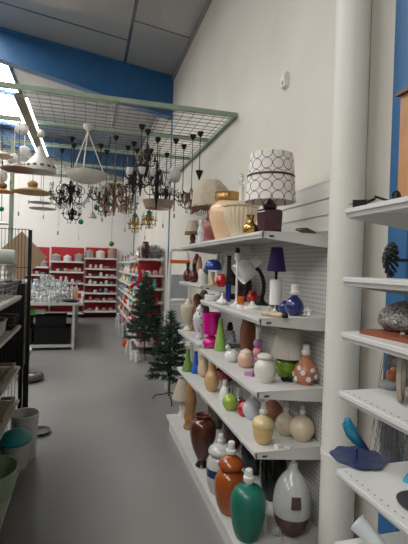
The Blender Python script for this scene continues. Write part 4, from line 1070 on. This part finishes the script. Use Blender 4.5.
ALTS = [CW_, ceram('rose_cup', (.5, .24, .22), .3), ceram('blue_cup', (.26, .32, .45), .3), ceram('sand_cup', (.5, .42, .32), .3), ceram('dark_cup', (.08, .05, .05), .3)]
NAMEC = {0: 'white', 1: 'rose', 2: 'pale blue', 3: 'sand coloured', 4: 'dark'}
used = {}
def put_copy(src, loc, label, cat, group, rz=0, sc=1, mt=None):
    if src.name in used:
        o = src.copy(); COL.objects.link(o)
        if mt is not None: o.data = src.data.copy(); o.data.materials[0] = mt
    else:
        used[src.name] = 1; o = src
        if mt is not None: o.data.materials[0] = mt
    o.location = loc; o.rotation_euler = (0, 0, rz); o.scale = (sc, sc, sc)
    return tag(o, label, cat, group)
DM = {}
def coloured(src, i):
    k = (src.data.name, i)
    if k not in DM:
        d = src.data.copy(); d.materials[0] = ALTS[i]; DM[k] = d
    return DM[k]
srcs = {'cup': cupo, 'bowl': bowlo, 'storage jar': jaro}
base_data = {k: o.data for k, o in srcs.items()}
ords = ['top', 'second', 'third', 'fourth', 'fifth', 'sixth', 'seventh']
def row(x0, x1, z, n, bay, shelf_i, y=12.62):
    for i in range(n):
        kind = random.choice(['cup', 'cup', 'bowl', 'storage jar']); ci = random.choice([0, 0, 0, 1, 2, 3, 4])
        o = srcs[kind].copy(); COL.objects.link(o)
        k = (kind, ci)
        if k not in DM:
            d = base_data[kind].copy(); d.materials[0] = ALTS[ci]; DM[k] = d
        o.data = DM[k]
        o.location = (x0+.07+(x1-x0-.14)*(i+.5)/n+random.uniform(-.01, .01), y+random.uniform(-.02, .02), z)
        o.rotation_euler = (0, 0, random.random()*6); sc = random.uniform(.85, 1.15); o.scale = (sc, sc, sc)
        tag(o, f'small {NAMEC[ci]} {kind} on the {ords[shelf_i]} shelf of the {bay}', kind, f'crockery on the {ords[shelf_i]} shelf of the {bay}')
for i, z in enumerate(zr):
    if i: row(-.04, .86, z, 5 if i < 5 else 4, 'right red bay', i)
for i, z in enumerate(zm[:3]):
    if i: row(-.99, -.07, z, 8 if i == 1 else 5, 'middle red bay', i)
for i, z in enumerate(zl[:3]): 
    row(-1.55 if i == 0 else -1.9, -1.25 if i == 0 else -1.02, z, 3 if i == 0 else 5, 'left red bay', i)
for o in srcs.values(): bpy.data.objects.remove(o)

# glassware tables
TABM = mat('grey_table_laminate', (.45, .45, .44), .4); LEGM = mat('light_steel_leg', (.42, .42, .41), .4)
def table(label, x0, x1, y0, y1):
    t = thing('display_table', label, 'table', (0, 0, 0))
    MB().bb(x0, x1, y0, y1, .80, .84).build('table_top', TABM, t, smooth=False)
    for x in (x0+.03, x1-.15):
        for y in (y0+.03, y1-.03): MB().bb(x-.022, x+.022, y-.022, y+.022, 0, .80).build('leg', LEGM, t, smooth=False)
    MB().bb(x0+.05, x1-.14, y0+.01, y1-.05, .05, .09).build('lower_shelf', LEGM, t, smooth=False)
table('long steel legged table crowded with glassware', -2.3, -.05, 7.9, 9.3)
table('second steel legged table standing behind the glassware one', -2.3, -.04, 9.55, 11.3)
t = thing('glass_riser', 'glass shelf riser on the glassware table carrying the taller pieces', 'riser', (0, 0, .84))
MB().bb(-1.8, -.30, 8.35, 8.75, .20, .212).build('shelf', mat('riser_glass', (.8, .85, .85), .1, trans=.7), t, smooth=False)
for x in (-1.78, -1.1, -.32): MB().bb(x-.012, x+.012, 8.4, 8.7, 0, .20).build('leg', LEGM, t, smooth=False)
def gl(name, pr, m=GLASS): return MB().lathe(pr, seg=14).build(name, m)
kinds = [('wine_glass', 'clear stemmed wine glass', gl('wine_glass', [(.035, 0), (.035, .003), (.004, .012), (.004, .08), (.032, .11), (.036, .15), (.030, .18), (.027, .18), (.033, .15), (.029, .112), (0, .09)])),
         ('tumbler', 'clear glass tumbler', gl('tumbler', [(.03, 0), (.038, .11), (.035, .11), (.027, .01), (0, .01)])),
         ('glass_vase', 'tall clear glass vase', gl('glass_vase', smoothp([(.05, 0), (.055, .05), (.03, .16), (.055, .26), (.051, .26), (.026, .16), (.048, .05), (0, .02)], 2))),
         ('carafe', 'clear glass carafe with narrow neck', gl('carafe', smoothp([(.05, 0), (.06, .06), (.02, .14), (.02, .2), (.03, .23), (.026, .23), (.015, .2), (.015, .14), (.053, .06), (0, .01)], 2))),
         ('glass_bowl', 'clear cut glass bowl', gl('glass_bowl', [(.04, 0), (.05, .01), (.10, .08), (.095, .08), (.045, .016), (0, .015)])),
         ('cut_bottle', 'silvery cut glass bottle', gl('cut_bottle', smoothp([(.035, 0), (.04, .08), (.015, .13), (.02, .17), (0, .19)], 2), mat('silvery_glass', (.62, .66, .7), .12, .6)))]
spots = []
for (x0, x1, y0, y1, z, n, where, ks) in ((-1.7, -.16, 7.97, 8.30, .84, 56, 'front row of the table', (0, 0, 1, 4, 5, 5)), (-1.75, -.36, 8.4, 8.7, 1.052, 34, 'glass riser', (2, 3, 5, 0, 4)), (-1.9, -.3, 8.82, 9.2, .84, 26, 'back of the table', (2, 3, 2, 5)), (-2.2, -.2, 9.65, 11.2, .84, 30, 'second table', (2, 3, 0, 5))):
    tries = 0; got = 0
    while got < n and tries < 4000:
        tries += 1
        x, y = random.uniform(x0, x1), random.uniform(y0, y1)
        k = random.choice(ks); rad = .10 if k == 4 else .052
        if x+rad > x1+.04 or any((x-a)**2+(y-b)**2 < (rad+c)**2*.9 and abs(z-d) < .1 for a, b, c, d in spots): continue
        if z < .9 and y < 8.4 and -.46 < x < -.0 and y < 8.3: continue
        spots.append((x, y, rad, z)); got += 1
        nm, lb, src = kinds[k]
        o = src.copy(); COL.objects.link(o); o.location = (x, y, z)
        tag(o, f'{lb} on the {where}' + ('' if 'table' in where else ' of the crowded table'), nm.replace('_', ' '), f'{nm.replace("_", " ")} pieces, {where}')
for _, _, src in kinds: bpy.data.objects.remove(src)
o = MB().lathe(smoothp([(.02, 0), (.13, .01), (.17, .035), (.16, .04), (.02, .02)], 2), seg=32).build('black_platter', BLACK, loc=(-.26, 8.12, .84)); tag(o, 'black platter at the near right corner of the glassware table', 'platter')
o = MB().lathe([(.035, 0), (.05, .05), (.045, .2), (.035, .25), (.03, .25), (.04, .2), (0, .01)], seg=20).build('jug', ceram('buff_jug', (.55, .36, .22), .4), loc=(-.20, 8.6, .84)); tag(o, 'buff coloured jug at the right end of the glassware table', 'jug')
o = MB().box((0, 0, .05), (.16, .12, .10)).build('red_tin', mat('red_tin_paint', (.55, .015, .015), .35), loc=(-.17, 9.0, .84), smooth=False); tag(o, 'bright red tin behind the buff jug', 'tin')
def crate(label, x, y, z, w, d, h, m, name='crate'):
    t = thing(name, label, 'crate', (x, y, z))
    mb = MB(); mb.bb(-w/2, w/2, -d/2, d/2, 0, .01)
    for sx in (-1, 1): mb.bb(sx*w/2-.006, sx*w/2+.006, -d/2, d/2, 0, h)
    for sy in (-1, 1): mb.bb(-w/2, w/2, sy*d/2-.006, sy*d/2+.006, 0, h)
    mb.build('body', m, t, smooth=False)
    rm = MB()
    for sx in (-1, 1): rm.bb(sx*w/2-.015, sx*w/2+.015, -d/2-.01, d/2+.01, h-.02, h)
    for sy in (-1, 1): rm.bb(-w/2, w/2, sy*d/2-.015, sy*d/2+.015, h-.02, h)
    rm.build('rim', m, t, smooth=False); return t
CR = mat('black_crate_plastic', (.005, .005, .006), .6, spec=.2)
crate('black plastic crate under the right half of the glassware table', -.56, 8.25, .091, .60, .5, .30, CR)
crate('black plastic crate under the middle of the glassware table', -1.20, 8.25, .091, .60, .5, .30, CR)
crate('black crate stacked on the one under the middle of the table', -1.22, 8.3, .392, .56, .45, .22, CR)
crate('black crate stacked on the right crate under the table', -.60, 8.3, .392, .5, .45, .2, CR)
crate('small white open box on top of the black crates under the table', -.82, 8.22, .615, .22, .16, .08, WHITE_MET, 'open_box')
o = MB().box((0, 0, .03), (.26, .16, .06)).box((0.02, -.01, .07), (.18, .1, .03), rz=.3).build('green_crate_lid', mat('vivid_green_plastic', (.01, .30, .02), .5), loc=(-1.0, 8.1, .614), smooth=False); tag(o, 'vivid green plastic tray lid on the black crates under the table', 'tray')

# aisle gondola beyond the trees
t = thing('aisle_gondola', 'long shelving run past the trees, red backed end facing the camera, crammed with small goods', 'shelving', (0, 0, 0))
GX0, GX1, GY0, GY1 = .89, 1.33, 7.46, 12.2
MB().bb(GX0+.03, GX1, GY0+.37, GY0+.39, .1, 1.66).build('end_panel', RED, t, smooth=False)
MB().bb(1.25, 1.27, GY0+.39, GY1, .1, 1.68).build('back_panel', WHITE_MET, t, smooth=False)
SZ = [1.63, 1.38, 1.14, .90, .64, .38, .14]
for z in SZ:
    if z != 1.63: MB().bb(GX0, GX1, GY0, GY0+.37, z-.035, z).build('end_shelf', WHITE_MET, t, smooth=False)
    MB().bb(.86, 1.25, GY0+.40, GY1, z-.035, z).build('side_shelf', WHITE_MET, t, smooth=False)
MB().bb(GX0, GX1, GY0, GY0+.39, 1.635, 1.67).build('end_top', WHITE_MET, t, smooth=False)
BITS = [('figurine', 'figurine', smoothp([(.03, 0), (.04, .02), (.02, .07), (.035, .11), (.015, .14), (.022, .165), (0, .185)], 2)),
        ('mug', 'mug', [(.035, 0), (.04, .09), (.036, .09), (.032, .01), (0, .01)]),
        ('trinket_box', 'trinket box', [(.05, 0), (.055, .05), (.05, .055), (.03, .08), (0, .085)]),
        ('small_vase', 'small vase', smoothp([(.03, 0), (.05, .05), (.02, .12), (.035, .16), (.03, .16), (.014, .12), (0, .02)], 2))]
BC = [('white', (.68, .67, .65)), ('white', (.68, .67, .65)), ('pale grey', (.42, .44, .46)), ('red', (.42, .02, .02)), ('yellow', (.65, .42, .03)), ('blue', (.06, .14, .36)), ('green', (.06, .24, .12)), ('brown', (.16, .07, .04)), ('pink', (.55, .28, .28)), ('turquoise', (.10, .38, .40))]
BD = {}
def bit(loc, where, group, sc=1.0, forbid=()):
    n_, cat_, pr = random.choice(BITS); cn, cc = random.choice(BC)
    k = (n_, cn)
    if k not in BD:
        o = MB().lathe(pr, seg=12).build(n_, ceram('goods_'+cn.replace(' ', '_'), cc, .3)); BD[k] = o.data
    else: o = bpy.data.objects.new(n_, BD[k]); COL.objects.link(o)
    o.location = loc; o.scale = (sc,)*3
    tag(o, f'{cn} {cat_} {where}', cat_, group)
for i, z in enumerate(SZ):
    hh = 1.2 if i else 1.2
    y = GY0+.5
    while y < 11.8:
        bit((.86+random.uniform(.055, .10), y, z), f'on the {ords[i]} side shelf of the long run past the trees', f'goods on the {ords[i]} side shelf', random.uniform(.85, 1.25)); y += random.uniform(.125, .2)
    if i:
        x = GX0+.06
        while x < GX1-.04:
            bit((x, GY0+.08, z), f'on the {ords[i]} shelf of the red backed end', f'goods on the {ords[i]} end shelf', random.uniform(.8, 1.15)); x += random.uniform(.10, .13)
o = MB().lathe(smoothp([(.05, 0), (.07, .02), (.09, .2), (.06, .25), (.05, .28), (.06, .3), (.045, .3), (.03, .25)], 2), seg=24).build('dark_vase', ceram('blackened_oxblood', (.035, .008, .008), .25), loc=(1.01, GY0+.16, 1.67)); tag(o, 'dark oxblood vase standing on the end of the long run past the trees', 'vase')
o = MB().lathe(smoothp([(.05, 0), (.06, .1), (.03, .2), (.05, .26), (0, .28)], 2), seg=18).build('foil_bottle', SILVER, loc=(.93, GY0+.52, 1.63)); tag(o, 'silvery foil wrapped bottle beside the dark oxblood vase', 'bottle')
# fluffy grey tinsel bundle
mb = MB()
for i in range(420):
    a, b = random.uniform(0, 2*PI), math.acos(random.uniform(-1, 1))
    d = Vector((math.sin(b)*math.cos(a), math.sin(b)*math.sin(a), math.cos(b)))
    p = Vector((d.x*.14, d.y*.12, .12+d.z*.10)); 
    if p.z < .01: continue
    q = p+d*random.uniform(.02, .05); q.z = max(q.z, .004); mb.tube([p*.8+Vector((0, 0, .02)), p, q], .005, 3)
mb.ball((0, 0, .115), (.13, .11, .10), 14)
o = mb.build('tinsel_bundle', mat('grey_tinsel', (.30, .30, .31), .4, .5), loc=(1.175, GY0+.17, 1.672)); tag(o, 'fluffy grey tinsel bundle on top of the red backed end', 'tinsel', kind='stuff')
# red fabric bow hanging across the end
mb = MB()
mb.prism([(-.02, .0), (.05, .02), (.015, .30), (-.035, .26)], -.015, .015)
mb.prism([(-.02, .02), (.06, .03), (-.13, -.13), (-.18, -.10)], -.012, .018)
mb.prism([(-.03, .01), (.04, -.01), (.14, .06), (.10, .09)], -.018, .012)
o = mb.build('red_ribbon', mat('red_felt', (.50, .012, .012), .8), loc=(.895, GY0-.04, 1.27), smooth=False); tag(o, 'bright red ribbon bow hung on the end shelves behind the tree', 'ribbon')
# things piled at the foot of the run
for k, (px, X, h_, lab, c_) in enumerate(((119, .80, .36, 'white bag of decorations standing farthest along the foot of the run', (.6, .6, .62)), (123, .78, .30, 'silvery white paper sack beside the orange toy', (.5, .52, .55)), (127, .78, .13, 'small orange red toy on the floor by the long run', (.6, .10, .02)), (131, .77, .26, 'crumpled pale paper bundle behind the taller tree', (.55, .53, .5)), (136, .80, .18, 'low white paper heap nearest the taller tree foot', (.6, .58, .55)))):
    y = solve_y(px, X, .1)
    o = MB().lathe(smoothp([(.06, 0), (.075, h_*.2), (.06, h_*.45), (.07, h_*.6), (.045, h_*.8), (.05, h_*.95), (0, h_)], 1), seg=30, flute=(5, .28)).build('bundle', mat('bundle_%d' % px, c_, .6), loc=(X-.02, y, 0)); tag(o, lab, 'bundle')
# orange topped step ladder
t = thing('step_ladder', 'white tubular step ladder with orange tray, between the tree and the shelves', 'ladder', (1.17, 5.45, 0))
LW = mat('white_tube', (.68, .68, .66), .35)
for sx in (-1, 1):
    MB().tube([(sx*.17, -.22, 0), (sx*.12, .02, 1.72)], .019, 8).build('front_rail', LW, t)
    MB().tube([(sx*.15, .30, 0), (sx*.12, .05, 1.60)], .016, 8).build('rear_rail', LW, t)
MB().tube([(-.12, .02, 1.71), (-.1, .02, 1.76), (.1, .02, 1.76), (.12, .02, 1.71)], .014, 8).build('top_bar', LW, t)
MB().bb(-.13, .13, -.07, .07, 1.585, 1.63).build('tool_tray', mat('orange_plastic', (.75, .16, .02), .4), t, smooth=False)
for z in (.25, .52, .79, 1.06):
    w = .165-.035*z
    MB().bb(-w, w, -.24+.14*z, -.12+.14*z, z-.012, z+.012).build('tread', LW, t, smooth=False)
MB().prism([(-.115, 1.13), (.115, 1.13), (.108, 1.44), (-.108, 1.44)], -.05, -.04).build('grey_board', mat('blue_grey_board', (.36, .39, .43), .6), t, smooth=False)
MB().prism([(-.14, .58), (.14, .58), (.12, 1.11), (-.12, 1.11)], -.085, -.075).build('white_board', mat('pale_board', (.52, .54, .56), .5), t, smooth=False)
# artificial trees
FIR = mat('dark_fir_needles', (.012, .045, .026), .7, noise=(30, .4))
def tree(label, x, y, h, R_, seed, trunk_h):
    random.seed(seed)
    t = thing('artificial_tree', label, 'tree', (x, y, 0))
    MB().tube([(0, 0, .06), (0, 0, h*.97)], .012, 8).build('trunk', mat('green_brown_stem', (.03, .035, .02), .7), t)
    for i in range(3):
        a = 2*PI*i/3+.5
        MB().tube([(0, 0, .10), (.06*math.cos(a), .06*math.sin(a), .075), (.17*math.cos(a), .17*math.sin(a), .05), (.20*math.cos(a), .20*math.sin(a), .006)], .007, 6).build('stand_leg', BLACK_MET, t)
    vs = []; fs = []
    nb = int(95*h)
    for k in range(nb):
        u = (k+.5)/nb; z = trunk_h+(h-trunk_h)*u
        L_ = R_*(1-u)**.85*random.uniform(.78, 1.12)+.03
        a = k*2.4+random.uniform(-.3, .3)
        d = Vector((math.cos(a), math.sin(a), random.uniform(-.12, .22)+.6*u**2)).normalized()
        side = d.cross(Vector((0, 0, 1))).normalized()
        tips = [(Vector((0, 0, z)), d, L_)]
        for sgn in (-1, 1):
            for f_ in (.45, .7):
                if L_ > .1: tips.append((Vector((0, 0, z))+d*L_*f_, (d+side*sgn*.8).normalized(), L_*.42))
        for o_, dd, LL in tips:
            n_ = int(LL*230)+6
            for j in range(n_):
                q = o_+dd*(LL*(.12+.88*j/n_))
                rv = Vector((random.gauss(0, 1), random.gauss(0, 1), random.gauss(0, 1))).normalized()
                nd = (dd*.6+rv*.8).normalized(); wv = nd.cross(rv).normalized()*.0032
                b = len(vs); e_ = q+nd*random.uniform(.028, .045)
                vs += [tuple(q-wv), tuple(q+wv), tuple(e_+wv*.4), tuple(e_-wv*.4)]; fs.append((b, b+1, b+2, b+3))
    me = bpy.data.meshes.new('foliage'); me.from_pydata(vs, [], fs); me.materials.append(FIR)
    o = bpy.data.objects.new('foliage', me); COL.objects.link(o); o.parent = t
tree('small dark green artificial fir on black feet, nearest the lamp shelves', .95, 4.78, 1.02, .23, 11, .27)
tree('taller dark green artificial fir standing farther down the aisle', .96, 7.06, 1.42, .32, 12, .33)
random.seed(21)

# ------------------------------------------------------------------ left rack contents
def box_(label, name, cat, x, y, z, w, d, h, m, rz=0, bevel=0):
    o = MB().box((0, 0, h/2), (w, d, h)).build(name, m, loc=(x, y, z), smooth=False); o.rotation_euler = (0, 0, rz)
    md = o.modifiers.new('b', 'BEVEL'); md.width = min(.008, h/4); md.segments = 2
    return tag(o, label, cat)
def wire_basket(label, x, y, z, w, d, h, m=BLACK_MET):
    t = thing('wire_basket', label, 'basket', (x, y, z))
    mb = MB()
    for k, zz in enumerate((.004, h*.35, h*.7, h)):
        f_ = .9+.1*k/3
        mb.tube([(-w/2*f_, -d/2*f_, zz), (w/2*f_, -d/2*f_, zz), (w/2*f_, d/2*f_, zz), (-w/2*f_, d/2*f_, zz), (-w/2*f_, -d/2*f_, zz)], .003 if k < 3 else .005, 5)
    n_ = 9
    for i in range(n_+1):
        x_ = -w/2*.9+w*.9*i/n_; mb.tube([(x_*1.1, -d/2, h), (x_, -d/2*.9, .004), (x_, d/2*.9, .004), (x_*1.1, d/2, h)], .0022, 4)
    for i in range(n_+1):
        y_ = -d/2*.9+d*.9*i/n_; mb.tube([(-w/2, y_*1.1, h), (-w/2*.9, y_, .004), (w/2*.9, y_, .004), (w/2, y_*1.1, h)], .0022, 4)
    mb.build('wires', m, t); return t
def chafer(label, name, x, y, z, w, d, h, m, rz=0):
    t = thing(name, label, name.replace('_', ' '), (x, y, z), rz)
    MB().lathe([(w*.42, 0), (w*.5, h*.3), (w*.52, h), (w*.49, h), (w*.46, h*.35), (0, h*.12)], seg=28, sy=d/w).build('body', m, t)
    MB().lathe([(w*.52, h), (w*.55, h+.004), (w*.52, h+.008), (w*.49, h+.004)], seg=28, sy=d/w, loop=True).build('rim', m, t)
    return t
DW = mat('grey_wire', (.22, .21, .20), .4, .5)
wire_basket('grey wire basket at the far end of the top left shelf', -.68, 3.42, LZ[0], .32, .50, .12, DW)
wire_basket('grey wire basket in the middle of the top left shelf', -.68, 2.85, LZ[0], .32, .5, .12, DW)
wire_basket('black wire basket at the far end of the second left shelf', -.63, 3.52, LZ[1], .24, .28, .09)
chafer('pale oval casserole on the second left shelf', 'casserole', -.68, 3.1, LZ[1], .32, .46, .11, ceram('stone_grey', (.42, .40, .36), .35))
o = MB().lathe([(0, 0), (.065, 0), (.07, .02), (.07, .30), (.055, .34), (.05, .38), (.046, .38), (.05, .34), (.064, .3), (.062, .02), (0, .01)], M=Matrix.Translation((0, 0, .0)), seg=28).build('glass_jar', mat('greenish_jar_glass', (.6, .64, .6), .12, trans=.35))
o.location = (-.52, 3.45, LZ[0]+.252+.071); o.rotation_euler = (0, -PI/2-.02, .12); o.scale = (.78, .78, .95); o.location.z = LZ[0]+.252+.056
tag(o, 'greenish glass jar lying on its side on the stacked wire baskets', 'jar')
MB().lathe([(.056, .375), (.06, .38), (.06, .42), (.05, .43), (0, .43)], seg=24).build('lid', BLACK, o)
wire_basket('grey wire basket stacked on the far end one, carrying the glass jar', -.70, 3.44, LZ[0]+.127, .32, .44, .12, DW)
TRAYM = mat('worn_wicker', (.30, .22, .17), .75, noise=(50, .4))
for k, (y, z, i, lab) in enumerate(((3.38, LZ[2], 2, 'brown wicker tray at the far end of the third left shelf'), (2.8, LZ[2], 2, 'brown wicker tray in the middle of the third left shelf'), (3.38, LZ[3], 3, 'pinkish wicker tray at the far end of the fourth left shelf'), (2.8, LZ[3], 3, 'pinkish wicker tray in the middle of the fourth left shelf'))):
    m_ = TRAYM if k < 2 else mat('pinkish_wicker', (.40, .30, .26), .75, noise=(50, .3))
    t = thing('wicker_tray', lab, 'tray', (-.70, y, z))
    MB().bb(-.17, .17, -.25, .25, 0, .008).build('bottom', m_, t, smooth=False)
    mb = MB(); mb.tube([(-.17, -.25, .03), (.17, -.25, .03), (.17, .25, .03), (-.17, .25, .03), (-.17, -.25, .03)], .014, 8)
    for q in range(20):
        for sx in (-.17, .17): mb.tube([(sx, -.24+.025*q, .004), (sx, -.24+.025*q, .03)], .004, 4)
    mb.build('rim', m_, t)
box_('black board leaning at the back of the second left shelf', 'black_box', 'box', -.87, 3.4, LZ[1], .05, .5, .17, BLACK)
box_('black box at the back of the third left shelf', 'black_box', 'box', -.885, 3.4, LZ[2], .03, .5, .22, BLACK)
# cardboard sheet standing as a diamond behind the mesh end
CARD = mat('brown_cardboard', (.42, .29, .19), .85, noise=(6, .12))
o = MB().box((0, 0, 0), (.32, .012, .32)).build('cardboard_sheet', CARD, smooth=False)
pc = at(21, 256, 1, 4.2)
o.matrix_world = Matrix.Translation((pc.x, 4.2, pc.z)) @ Matrix.Rotation(.80, 4, 'Y'); tag(o, 'brown cardboard sheet standing on its corner behind the black wire end', 'cardboard')
cz = pc.z-.226
t = thing('black_cabinet', 'black cabinet behind the end post carrying the cardboard sheet', 'cabinet', (-.72, 4.2, 0))
MB().bb(-.23, .20, -.16, .16, .62, cz-.02).build('body', BLACK, t, smooth=False)
for sx in (-.21, .18):
    for sy in (-.14, .14): MB().bb(sx-.015, sx+.015, sy-.015, sy+.015, 0, .62).build('leg', BLACK_MET, t, smooth=False)
MB().bb(-.15, .15, -.03, .03, cz-.02, cz).build('ledge', BLACK_MET, t, smooth=False)
# base shelf: basin, teal bucket, white basket
BZ = .10
def tub(label, name, px, py, rx, ry, h, m, zz=BZ, taper=.8, lid=None, fx=None, fy=None):
    x, y = fx, fy
    t = thing(name, label, name.split('_')[-1], (x, y, zz))
    MB().lathe([(rx*taper, 0), (rx, h), (rx*1.05, h), (rx*1.05, h+.006), (rx*.96, h+.006), (rx*taper*.96, .006), (0, .006)], seg=32, sy=ry/rx).build('body', m, t)
    if lid: MB().lathe(smoothp([(rx*1.08, h-.005), (rx*1.1, h+.015), (rx*.7, h+.05), (rx*.3, h+.06), (0, h+.06)], 2), seg=32, sy=ry/rx).build('lid', lid, t)
    return t
TEALP = mat('teal_plastic', (.005, .20, .21), .3)
tub('teal plastic tub with domed teal lid, on the bottom left shelf', 'lidded_tub', 0, 0, .105, .14, .19, mat('pale_grey_plastic', (.42, .43, .41), .4), lid=TEALP, fx=-.455, fy=3.24)
tub('pale green oval basin nearest the camera on the bottom left shelf', 'oval_basin', 0, 0, .13, .18, .16, mat('pale_green_plastic', (.33, .42, .30), .4), fx=-.515, fy=2.86)
t = tub('white plastic basket beyond the teal lid, at the end of the bottom left shelf', 'plastic_basket', 0, 0, .105, .125, .345, mat('white_basket_plastic', (.55, .56, .54), .4), fx=-.44, fy=3.61, zz=0.0)
t.location.z = 0
t = tub('dark grey plastic bowl on the floor beside the white basket', 'grey_bowl', 0, 0, .085, .10, .02, mat('dark_grey_plastic', (.09, .09, .09), .4), zz=0, fx=-.365, fy=4.09)
DGP = MATS['dark_grey_plastic']
t = thing('ring_basin', 'dark grey oval basin with thick rim, on the floor behind the wire end', 'basin', (-.68, 5.95, 0))
mb = MB(); mb.tube([(.125*math.cos(a), .17*math.sin(a), .055) for a in np.linspace(0, 2*PI, 33)], .045, 10); mb.build('rim', DGP, t)
MB().lathe([(.10, .01), (.115, .05), (0, .05)], sy=1.3).build('inside', mat('pale_inside', (.5, .5, .48), .5), t)
t = thing('laundry_basket', 'round white laundry basket with grey side beyond the oval basin', 'basket', (-.93, 6.35, 0))
MB().lathe([(.17, 0), (.21, .30), (.20, .30), (.16, .01), (0, .01)], seg=32).build('body', DGP, t)
MB().lathe([(.21, .30), (.23, .31), (.22, .335), (.20, .33)], seg=32, loop=True).build('rim', MATS['white_basket_plastic'], t)
#PART2
w = bpy.data.worlds.new('world'); scn.world = w; w.use_nodes = True
w.node_tree.nodes['Background'].inputs[0].default_value = (.75, .83, .95, 1); w.node_tree.nodes['Background'].inputs[1].default_value = .6
vs_ = scn.view_settings; vs_.view_transform = 'Standard'; vs_.look = 'None'; vs_.gamma = 1; vs_.exposure = -.1
for o in bpy.data.objects:
    if '_s' in o: del o['_s']
